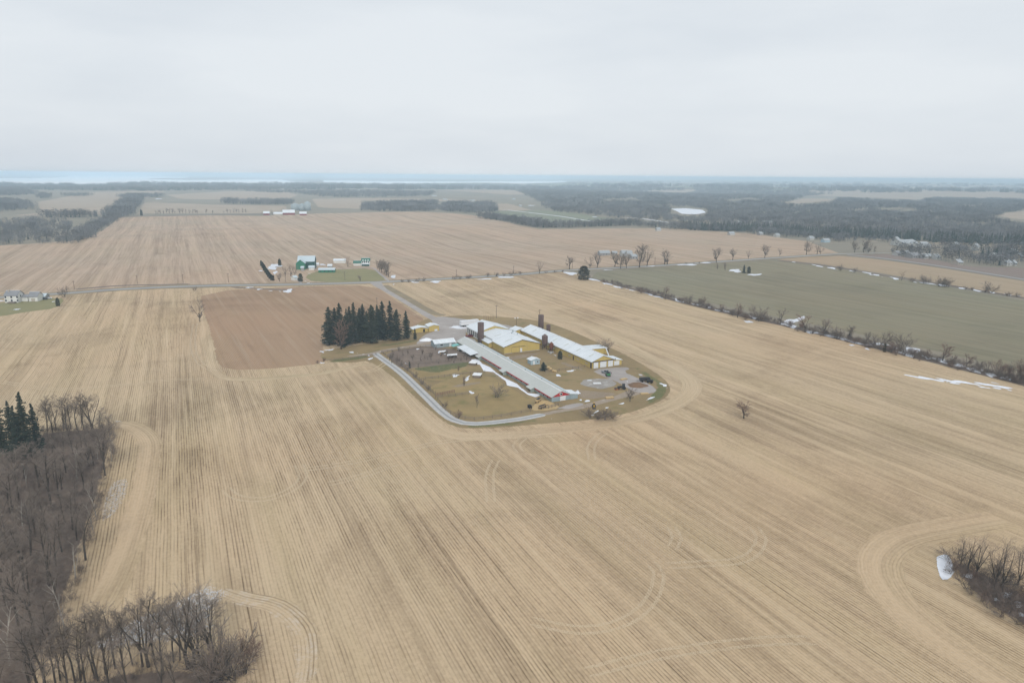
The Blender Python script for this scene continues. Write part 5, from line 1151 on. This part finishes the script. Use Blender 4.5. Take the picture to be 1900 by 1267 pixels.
fence("rail fence closing the small pen", px((808, 739), (845, 735), (870, 732))); fence("fence between the orchard and the green grass", px((742, 680), (790, 675), (838, 670), (862, 667))); fence("fence at the back of the orchard", px((708, 655), (760, 648), (800, 643)))
fence("wire fence around the lower paddock bend", px((812, 742), (826, 762), (846, 775), (880, 780), (930, 774), (985, 764)), 4.0, (.6, 1.1)); fence("short rail fence in front of the straw heap", px((1000, 760), (1018, 758), (1036, 753)), 2.0); fence("fence across the grass between the barns", px((1012, 692), (1050, 687), (1085, 682)), 3.5, (.6, 1.1))
fence("fence along the edge of the grass strip", px((606, 670), (650, 667), (698, 660)), 4.0, (.6, 1.0))
M_wire = plain("insulator", (.45, .45, .42), .4)
def pole(x, y, yt, label, group):
    g = at(x, y); h = tall(x, y, yt); r = empty("utility_pole", g[0], g[1], RG.uniform(-.1, .1) + TH + math.pi / 2 * 0, label, "pole", group)
    MB().tube((0, 0, -.3), (0, 0, h), .17, .12, 8).build("post", M_polewood, r)
    a = MB().box(-1.1, 1.1, -.06, .06, h - .75, h - .6).build("crossarm", M_polewood, r)
    for sx in (-1.0, -.45, .45, 1.0): MB().lathe([(.05, h - .6), (.06, h - .5), (.03, h - .4)], 6, sx, 0).build("insulator", M_wire, a)
for x, y, yt in ((138, 536, 521), (255, 527, 510), (340, 525, 509), (424, 524, 507), (530, 523, 506), (640, 520, 504), (847, 514, 500), (953, 507, 493), (1062, 498, 485), (1215, 491, 478), (1360, 481, 469)): pole(x, y, yt, "wooden utility pole beside the country road", "utility poles along the country road")
pole(921, 590, 566, "utility pole in the stubble behind the yellow barns", None); pole(1001, 603, 574, "utility pole behind the brown silo at the field edge", None); pole(700, 577, 552, "utility pole beside the farm drive", None)
q = P(46.5, 131.0); r = empty("yard_light", q[0], q[1], TH, "yard light pole with two pale lamp heads behind the barns", "light pole"); MB().tube((0, 0, -.2), (0, 0, 6.4), .1, .07).build("post", M_iron, r); MB().box(-.9, .9, -.04, .04, 6.3, 6.38).build("crossarm", M_iron, r)
for sx in (-1, 1): MB().lathe([(.2, 6.0), (.38, 6.15), (.34, 6.6), (.1, 6.75)], 10, sx * .9, 0).build("lamp_head", M_whitetrim, r)
for k in range(5):
    q = at(898 + k * 4.2, 593.5 - k * .1); o = MB().box(-.12, .12, -.12, .12, -.2, 2.6).build("gate_post", M_redfence); o.location = (q[0], q[1], 0); tag(o, "reddish upright post in the row behind the yellow barn", "post", "row of posts behind the yellow barn")

# ------------------------------------------------------------------ the green-barn farm
gb = gpx("green_barn", "big dark green barn with pale grey roof and a bright green front wing", "barn", 553, 584, 499, 11, 7.5, 12.0, M_darkgreen, M_bluewhite, rot=.12, oh=.6)
q = at(564, 500); n_ = np.array([-math.sin(.12), math.cos(.12)])
MB().prism([(-6.6, -.4), (1.9, -.4), (1.9, 6.2), (-2.35, 9.6), (-6.6, 6.2)], 0, 6.2).build("front_wing_wall", M_greenwall, gb).rotation_euler = (0, 0, -math.pi / 2)
gw = [o for o in gb.children if o.name.startswith("front_wing_wall")][0]; gw.location = (5.4, 4.6, 0); gw.rotation_euler = (0, 0, -math.pi / 2)
gw.location = (-11.6, 2.0, 0)
o = MB().prism([(-7.1, 5.86), (-2.35, 9.66), (2.4, 5.86), (2.4, 6.04), (-2.35, 9.84), (-7.1, 6.04)], -.35, 6.0).build("front_wing_roof", M_bluewhite, gb); o.location = (-11.6, 2.0, 0); o.rotation_euler = (0, 0, -math.pi / 2)
gs = gpx("white_shed", "little white lean-to shed against the green barn", "shed", 573, 583, 501.5, 5, 2.6, 4.0, M_whitewall, M_bluewhite, rot=.12); gpx("grey_shed", "small pale grey shed in front of the green barn wing", "shed", 558.5, 563.5, 503, 4, 3.2, 4.2, M_greywall, M_bluewhite, rot=.12)
lg = gpx("green_shed", "long low green shed with pale blue roof on the farm lawn", "shed", 591, 621, 506, 7, 2.6, 3.9, M_greenwall, M_bluewhite, rot=.12)
for k in range(4): on(lg, "-x", -5.5 + k * 3.6, .9, 1.2, .9, M_glass, "window")
ws = gpx("white_shed", "long white farm shed with white roof behind the lawn", "shed", 619, 641, 488.5, 6, 2.8, 4.2, M_whitewall, M_whiteroof, rot=.12)
h1 = gpx("farmhouse", "white farmhouse with green roof and porch", "house", 671, 686, 493.5, 7, 5.0, 7.6, M_whitewall, M_greenroof, rot=.12); gpx("house_wing", "lower white wing of the green-roofed farmhouse", "house", 656, 670.5, 493.5, 6, 3.0, 5.0, M_whitewall, M_greenroof, rot=.12)
for k in range(4): on(h1, "-x", -2.9 + k * 1.9, 3.2, .8, 1.2, M_glass, "window", M_darkgreen)
leanto(h1, -6.2, -3.52, -3.6, 3.6, 2.2, 2.9, M_darkgreen, M_whiteroof, "porch_wall", "porch_roof")
for k in range(3): o = MB().prismx([(-.9, 5.2), (.9, 5.2), (0, 6.6)], -3.6, -1.2).build("dormer", M_whitetrim, h1); o.location = (0, -2.5 + k * 2.5, 0)
ga = gpx("garage", "little white garage with pale roof beside the road", "garage", 546, 553, 520.5, 5, 2.6, 4.0, M_whitewall, M_bluewhite, rot=.9); on(ga, "-y", 0, 0.05, 2.2, 2.1, M_dark, "door")
for x0, x1, y, c in ((585, 591, 493.5, M_carwhite), (608, 616, 496, M_bin)): gpx("round_hut", "pale domed hut beside the green barn" if x0 == 585 else "small domed calf hutch behind the long green shed", "hut", x0, x1, y, 3, 1.6, 2.9, c, M_whiteroof, rot=.12)

# the white house by the road
wh = gpx("white_house", "tall white house with grey shingle roof near the road", "house", 10, 33, 562, 8.5, 5.2, 8.0, M_whitewall, M_greyroofx, rot=.12); wg = gpx("garage_wing", "white garage with dark grey roof joined to the tall white house", "house", 54, 70, 559.5, 7.5, 3.6, 6.4, M_whitewall, M_greyroofx, rot=.12)
gpx("house_link", "low connecting porch between the white house and its garage", "house", 37, 52, 559.5, 6, 3.2, 4.6, M_whitewall, M_greyroofx, rot=.12, cap=False)
for k in range(3):
    for z in (1.0, 3.4): on(wh, "-x", -4.2 + k * 3.8, z, 1.1, 1.4, M_glass, "window", M_whitetrim)
on(wh, "-y", 0, 3.6, 1.0, 1.3, M_glass, "window", M_whitetrim); MB().box(-1.2, -.3, 2.0, 2.9, 5.5, 8.8).build("chimney", M_tanwall, wh); on(wg, "-x", 0, .05, 2.6, 2.2, M_tanwall, "garage_door", M_whitetrim)
de = MB().box(-7.6, -4.8, -3.5, 1.0, .2, 1.0).build("deck", M_wood, wh)
gpx("grey_shed", "low grey shed beyond the white house's garage", "shed", 73, 84, 556, 6, 2.4, 4.0, M_greywall, M_bluewhite, rot=.12)

# the farmhouse by the bare roadside trees
for x0, x1, y, dp, e, rd, w, lb_ in ((1113, 1133, 474.5, 8, 3, 5.4, M_greywall, "snowy-roofed shed behind the roadside trees"), (1154, 1166, 476.5, 7, 4, 7, M_farwall, "white farmhouse behind the bare roadside trees"), (1164, 1174, 478, 6, 4.5, 7.5, M_farwall, "tall gabled house among the bare roadside trees"), (1172, 1184, 481, 7, 3, 5, M_greywall, "low grey garage among the bare roadside trees"), (1137, 1146, 473.5, 6, 2.6, 4.2, M_tanwall, "little tan outbuilding behind the roadside trees")):
    hh = gpx("roadside_house", lb_, "house", x0, x1, y, dp, e, rd, w, M_farroof, rot=.3)
    for k in (-1, 1): on(hh, "-x", k * 1.8, 1.1, 1.0, 1.1, M_glass, "window")
def cr(x, y): return 1580 + x / 5.9375, 430 + y / 5.9375
for x0, x1, y, dp, e, rd, w, ro, nm, lb_ in ((545, 770, 160, 22, 4, 8, M_farwall, M_farroof, "greenhouse", "long white greenhouse at the edge of the forest"), (782, 885, 176, 14, 3.5, 7, M_farwall, M_farroof, "white_barn", "white barn beside the long greenhouse"), (498, 540, 115, 10, 4, 7, M_farwall, M_farroof, "house", "white house behind the greenhouse field"), (505, 548, 268, 8, 3, 5.6, M_farwall, M_greyroofx, "house", "white house at the start of the bare tree belt"),
        (606, 645, 268, 8, 3.4, 6, M_farwall, M_farroof, "house", "white house with a round-topped gable in the tree belt"), (668, 762, 293, 11, 3, 6, M_greywall, M_greyroofx, "house", "wide dark grey house in the tree belt"), (800, 850, 300, 8, 3, 5.4, M_farwall, M_farroof, "house", "low white house right beside the wide dark house"), (862, 902, 300, 8, 3, 5.6, M_tanwall, M_farroof, "house", "tan house with white roof in the tree belt"),
        (930, 985, 308, 9, 3, 5.8, M_farwall, M_farroof, "house", "white house next to the small conifers"), (1175, 1228, 365, 8, 2.8, 5.4, M_tanwall, M_farroof, "house", "tan house at the ploughed strip's edge"), (1592, 1690, 318, 14, 4.5, 8, M_farwall, M_farroof, "white_barn", "big white barn in the village edge"), (1690, 1740, 290, 9, 3.2, 6, M_redwall, M_greyroofx, "house", "dark red house behind the big white barn"),
        (1705, 1775, 376, 9, 3.5, 6, M_farwall, M_farroof, "house", "white house beside the grey ploughed strip"), (1795, 1825, 374, 7, 3, 5.6, M_farwall, M_farroof, "house", "narrow white house at the village edge"), (1375, 1415, 210, 9, 5, 9, M_farwall, M_farroof, "house", "tall white gabled house below the forest"), (1780, 1850, 255, 12, 4, 7, M_darkgreen, M_farroof, "barn", "dark green barn near the village"), (1155, 1205, 165, 10, 3, 5.5, M_farwall, M_farroof, "house", "white bungalow on the pale field below the forest"),
        (1860, 1900, 300, 10, 3.5, 6, M_tanwall, M_farroof, "house", "tan house at the end of the village"), (1235, 1270, 200, 9, 3, 5, M_greywall, M_farroof, "house", "grey bungalow with white roof below the forest")):
    a, b = cr(x0, y), cr(x1, y); hh = gpx(nm, lb_, "barn" if "barn" in nm else ("greenhouse" if nm == "greenhouse" else "house"), a[0], b[0], a[1], dp, e, rd, w, ro, rot=.35)
    for k in (-1, 0, 1): on(hh, "-x", k * hh["l"] * .3, 1.0, 1.2, 1.2, M_glass, "window")
for x0, x1, y, w, lb_ in ((1438, 1450, 440, M_farwall, "white house on the rise beyond the far stubble"), (1408, 1418, 437, M_greywall, "grey house on the rise beyond the far stubble"), (1500, 1514, 445.5, M_farwall, "white house where the far road bends"), (1525, 1545, 450, M_paleblue, "pale blue farm building beyond the road bend"), (1218, 1228, 429, M_farwall, "white house beside the grey tree belt"), (1352, 1366, 437, M_farwall, "long white house among dark evergreens"), (1410, 1440, 416, M_farwall, "white farmstead on the pale strip below the forest"), (1366, 1380, 416, M_tanwall, "tan farm building on the pale strip below the forest"),
        (963, 970, 384, M_farwall, "white house by the far green field"), (950, 958, 371, M_farwall, "distant white farmhouse on the plateau"), (820, 832, 372, M_farwall, "distant white barn above the woodlot"), (800, 812, 365, M_farwall, "small far house in the wooded belt"), (655, 680, 354, M_farwall, "very distant pale barn near the lake woods"), (870, 884, 374, M_tanwall, "distant tan farm building above the woodlot"), (678, 684, 380, M_farwall, "small white house before the woodlot")):
    gpx("distant_house", lb_, "house", x0 + .15 * (x1 - x0), x1 - .15 * (x1 - x0), y, 8, 3, 5.6, w, M_farroof, rot=.3)
# the far farm with the grain bins
def bin_(x, y, wpx, yt, label):
    s = pxm(x, y); g = at(x, y); R = wpx / s / 2; h = tall(x, y, yt); r = empty("grain_bin", g[0], g[1], 0, label, "grain bin")
    MB().lathe([(R, -.5), (R, h * .78)], 20).build("tank", M_bin, r, True); MB().lathe([(R * 1.03, h * .78), (R * .12, h * .97), (R * .12, h)], 20).build("roof", M_bin, r)
    for k in range(5): MB().lathe([(R + .01, h * .15 * (k + .5)), (R + .15, h * .15 * (k + .5) + .1), (R + .01, h * .15 * (k + .5) + .2)], 20).build("hoop", M_bin, r)
bin_(548, 390, 14, 377, "wide grain bin of the far farm beside the red barn"); bin_(561, 391, 11, 377, "middle grain bin of the far farm"); bin_(571, 391, 11, 373, "tallest grain bin of the far farm")
for x0, x1, y, e, rd, lb_ in ((525, 547, 399, 5, 11, "long dark red barn of the far farm with white roof"), (489, 500, 399.5, 4, 8, "small red shed at the end of the far tree row"), (556, 569, 400, 4, 8, "red shed with snowy roof below the grain bins"), (508, 524, 400, 3.5, 7, "low pale house beside the far red barn")):
    gpx("far_barn", lb_, "barn", x0, x1, y, 13, e, rd, M_redwall if "red s" in lb_ or "dark red" in lb_ else M_tanwall, M_whiteroof, rot=.3)

# ------------------------------------------------------------------ snow
def blob(x, y, rx, ry, seed=0, rot=0.0):
    rg = random.Random(int(x * 7 + y * 13) + seed); ph = [rg.uniform(0, 6.28) for _ in range(3)]; out = []
    for k in range(18):
        t = 2 * math.pi * k / 18; w = 1.12 + .24 * math.sin(2 * t + ph[0]) + .22 * math.sin(3 * t + ph[1]) + .14 * math.sin(5 * t + ph[2])
        u_, v_ = rx * w * math.cos(t), ry * w * math.sin(t); out.append(at(x + u_ * math.cos(rot) - v_ * math.sin(rot), y + u_ * math.sin(rot) + v_ * math.cos(rot)))
    return out
_sn = [11.0]
def snow(label, polys, step, mat=M_snow):
    if np.ndim(polys[0][0]) == 0: polys = [polys]
    L = _sn[0]; _sn[0] += .06 * len(polys) + .06
    sheet("snow", polys, step, L, mat, kind="stuff", label=label, cat="snow")
def q1(*p): return px(*[(840 + x / 4.524, 580 + y / 4.524) for x, y in p])
M_snowf = soil_mat("thawing snow edge", (.80, .82, .87), (.66, .68, .73), (.54, .52, .50), sc=.35, feather=1.15, fine=2.0, rough=.7, fscale=1.0)
M_drift = soil_mat("drifted snow", (.82, .84, .89), (.72, .74, .79), sc=.35, feather=.6, fine=2.0, rough=.7, fscale=1.0)
M_dust = soil_mat("thin snow dusting", (.72, .74, .78), (.60, .61, .63), sc=.4, feather=14, fine=1.5, rough=.7, maxa=.36, fscale=1.2)
snow("long snow drift lying along the red-trimmed barn", [q1((150, 392), (215, 388), (255, 430), (320, 458), (375, 505), (455, 556), (545, 596), (570, 622), (640, 674), (745, 682), (735, 700), (690, 712), (625, 690), (540, 630), (450, 612), (440, 575), (335, 500), (255, 492), (225, 440), (160, 425))], .9, M_drift)
Q = lambda x, y, a, b, r=0.0: blob(840 + x / 4.524, 580 + y / 4.524, a / 4.524, b / 4.524, 0, r)
snow("scattered snow patches on the farm grass", [Q(120, 555, 34, 18, -.4), Q(105, 598, 12, 9), Q(22, 528, 42, 12), Q(158, 670, 30, 14), Q(195, 683, 12, 6), Q(885, 528, 30, 14, .5), Q(995, 488, 52, 8, -.1), Q(1050, 665, 36, 14, .4), Q(1075, 735, 30, 9, .4), Q(1128, 742, 30, 14), Q(1120, 700, 14, 7), Q(1195, 842, 46, 14, -.5), Q(1170, 862, 30, 8), Q(1420, 762, 34, 10, -.3), Q(1298, 796, 28, 10, -.3), Q(1645, 727, 62, 12, -.38), Q(1770, 606, 36, 13, .2), Q(1795, 632, 16, 9), Q(838, 888, 24, 7), Q(915, 880, 12, 6), Q(935, 850, 18, 6), Q(880, 882, 10, 5), Q(858, 354, 24, 9, .4), Q(1575, 522, 22, 8), Q(465, 376, 20, 8), Q(1140, 570, 36, 7, -.1), Q(1455, 575, 20, 9, .4), Q(1310, 712, 34, 9, -.1)], .9, M_snowf)
Q = lambda x, y, a, b, r=0.0: blob(580 + x / 5.278, 560 + y / 5.278, a / 5.278, b / 5.278, 0, r)
snow("snow patches beside the windbreak and the lane gate", [Q(150, 395, 40, 16, -.2), Q(235, 418, 24, 8), Q(95, 490, 26, 12), Q(165, 472, 50, 8, -.15), Q(132, 515, 9, 34), Q(92, 598, 28, 9), Q(385, 495, 26, 12), Q(405, 510, 18, 10), Q(440, 503, 20, 10, .4), Q(550, 527, 32, 7, .15), Q(570, 556, 52, 8, -.25), Q(600, 540, 24, 6), Q(500, 515, 22, 6)], .9, M_snowf)
snow("snow patches among the orchard pens", [Q(1272, 495, 40, 22), Q(1030, 462, 30, 7), Q(1035, 478, 18, 5), Q(915, 604, 20, 9), Q(1105, 462, 16, 5), Q(1500, 640, 14, 6), Q(1550, 885, 28, 13, -.2)], .9, M_snowf)
snow("snow drift in front of the white box trailer", [blob(850, 607.5, 16, 2.6), blob(868, 606, 10, 1.8)], 1.0, M_snowf)
C7 = lambda x, y, a, b, r=.24: blob(1080 + x / 2.317, 460 + y / 2.317, a / 2.317, b / 2.317, 0, r)
hs = [C7(50, 138, 26, 3), C7(110, 155, 30, 3), C7(150, 168, 24, 4), C7(205, 180, 22, 3), C7(290, 200, 24, 4), C7(330, 212, 22, 4), C7(415, 226, 34, 5), C7(490, 243, 24, 5), C7(545, 253, 26, 5), C7(622, 272, 22, 5), C7(585, 268, 20, 5), C7(715, 318, 24, 6), C7(735, 298, 26, 6), C7(905, 315, 46, 14, -.25), C7(890, 332, 34, 10), C7(985, 362, 30, 8), C7(1080, 380, 50, 8), C7(1115, 388, 30, 8), C7(1170, 405, 44, 7), C7(1160, 418, 24, 4), C7(1255, 414, 50, 8, -.05), C7(1225, 433, 24, 5), C7(1330, 425, 40, 6), C7(1410, 442, 46, 15, .1), C7(1395, 458, 40, 8), C7(1480, 470, 30, 7), C7(1545, 485, 46, 9), C7(1595, 474, 26, 4, 0), C7(1620, 505, 46, 8), C7(1690, 525, 50, 9), C7(1755, 545, 40, 8), C7(1825, 560, 34, 8), C7(1610, 530, 20, 3), C7(1760, 577, 44, 4), C7(1870, 578, 20, 4)]
snow("ragged snow bank lying along the hedgerow by the wheat field", hs, 1.6)
snow("long thin snow streaks on the stubble near the hedgerow", [C7(1420, 552, 50, 3, .17), C7(1475, 560, 60, 4, .17), C7(1530, 569, 40, 3, .15), C7(1575, 571, 50, 4, .18), C7(1640, 578, 60, 4, .18), C7(1600, 582, 40, 2.6, .18), C7(1740, 588, 50, 4, .17), C7(1795, 596, 50, 5, .17), C7(1800, 606, 40, 3, .15), C7(1690, 586, 30, 3, .15), C7(1730, 600, 30, 3, .15)], 1.2, M_drift)
C6 = lambda x, y, a, b, r=.18: blob(1400 + x / 3.8, 300 + y / 3.8, a / 3.8, b / 3.8, 0, r)
snow("broken line of snow on the far hedge line", [C6(145, 692, 44, 4), C6(290, 712, 40, 5), C6(440, 735, 70, 6), C6(550, 755, 60, 6), C6(685, 772, 50, 6), C6(800, 790, 60, 8), C6(870, 806, 60, 7), C6(985, 824, 60, 8), C6(1110, 848, 60, 6), C6(1230, 862, 70, 8), C6(1320, 872, 60, 8), C6(1460, 893, 60, 7), C6(1560, 908, 70, 8), C6(1680, 925, 60, 7), C6(1780, 938, 60, 7), C6(1880, 952, 60, 6), C6(25, 797, 26, 7)], 3.0, M_icefield)
C5 = lambda x, y, a, b, r=0.0: blob(940 + x / 3.958, 300 + y / 3.958, a / 3.958, b / 3.958, 0, r)
snow("snow patches along the country road ditch", [C5(470, 822, 50, 10), C5(640, 868, 40, 8, .2), C5(720, 898, 24, 7, .3), C5(1680, 803, 50, 10), C5(1825, 832, 46, 8), C5(1330, 760, 60, 6), C5(1460, 745, 50, 4), C5(1060, 770, 40, 3), C5(740, 797, 40, 3), C5(20, 848, 40, 5), C5(850, 925, 50, 4, .2)] +
     [blob(463, 533.5, 9, 1.2), blob(481, 537, 7, 1.3), blob(500, 540, 6, 1.2), blob(520, 541, 5, 1.2), blob(535, 540, 9, 3.4), blob(770, 524, 8, 1.3), blob(808, 523, 12, 1.8), blob(731, 528, 4, 1.6), blob(900, 518, 14, 1.2), blob(935, 515, 14, 1.2)], 2.0)
CG = lambda x, y, a, b, r=0.0: blob(470 + x / 7.037, 465 + y / 7.037, a / 7.037, b / 7.037, 0, r)
snow("snow patches around the green barn farmyard", [CG(280, 205, 80, 26), CG(250, 240, 60, 16), CG(100, 268, 30, 14), CG(285, 295, 36, 24), CG(155, 320, 18, 6), CG(690, 400, 28, 8), CG(730, 425, 44, 6), CG(740, 305, 60, 3), CG(1830, 345, 46, 24, .3), CG(1765, 300, 16, 8), CG(1840, 440, 14, 8), CG(290, 372, 10, 14), CG(900, 187, 60, 8)], 1.8)
snow("snow patches around the white house's lawn", [blob(-4, 558, 12, 2), blob(33, 574, 10, 1.6, 0, -.2), blob(17, 579.5, 5, 1.1), blob(99, 560, 6, 1.2), blob(120, 558.5, 3, .8), blob(136, 558.5, 4, .8), blob(84, 555, 6, 1.4), blob(1, 532.5, 4, 1.6)], 1.8)
snow("bright snow patch at the end of the short hedge", [px((1735, 1032), (1748, 1027), (1762, 1028), (1769, 1044), (1774, 1061), (1766, 1073), (1750, 1081), (1741, 1068), (1736, 1050))], .8, M_drift); snow("snow patches lying inside the short hedge", [blob(1798, 1068, 12, 8), blob(1842, 1082, 8, 9), blob(1868, 1104, 16, 9, 0, .4), blob(1888, 1120, 14, 9), blob(1896, 1140, 12, 7), blob(1850, 1112, 10, 7)], .8, M_snowf)
snow("thin wet snow at the edge of the dense wood", [smooth_poly(px((172, 965), (192, 900), (216, 885), (250, 882), (244, 925), (214, 965), (196, 985)), 1), smooth_poly(px((195, 782), (215, 775), (250, 780), (215, 788)), 1)], 2.0, soil_mat("wet snow", (.74, .76, .80), (.6, .62, .65), sc=.4, feather=4, fine=1.5, rough=.6, maxa=.1, fscale=.8))
snow("thin snow dusting the stubble around the copse", [smooth_poly(px((90, 1215), (150, 1165), (250, 1120), (330, 1085), (390, 1050), (470, 1075), (480, 1105), (440, 1125), (470, 1190), (380, 1215), (250, 1230), (120, 1250)), 1)], 4.0, M_dust)
snow("far scattered snow patches in the countryside", [blob(1690, 456, 18, 1.2), blob(1600, 449, 12, .8), blob(1840, 460, 16, 1), blob(218, 402.5, 5, 1.8), blob(1100, 404, 10, .8), blob(1060, 382, 10, .8), blob(1410, 420, 14, 1), blob(840, 378, 12, .8), blob(90, 403, 8, 1), blob(115, 403, 6, .8), blob(188, 403, 6, .8), blob(880, 377, 14, .8), blob(985, 383, 8, .8), blob(1555, 449, 10, 1), blob(1610, 488, 10, 1), blob(1820, 374, 12, .5), blob(1425, 419.5, 12, 1)], 12, M_icefield)

# ------------------------------------------------------------------ air
def haze(density=.000155):
    m = bpy.data.materials.new("haze air"); m.use_nodes = True; t = m.node_tree; t.nodes.clear()
    o = t.nodes.new("ShaderNodeOutputMaterial"); v = t.nodes.new("ShaderNodeVolumePrincipled")
    v.inputs["Color"].default_value = (.66, .84, .99, 1); v.inputs["Density"].default_value = density; v.inputs["Anisotropy"].default_value = -.45
    t.links.new(v.outputs[0], o.inputs["Volume"])
    h = MB().box(-47000, 47000, -47000, 47000, -48, 97).build("haze", m)
    tag(h, "thin pale blue air over the whole countryside", "haze", None, "stuff")
haze()
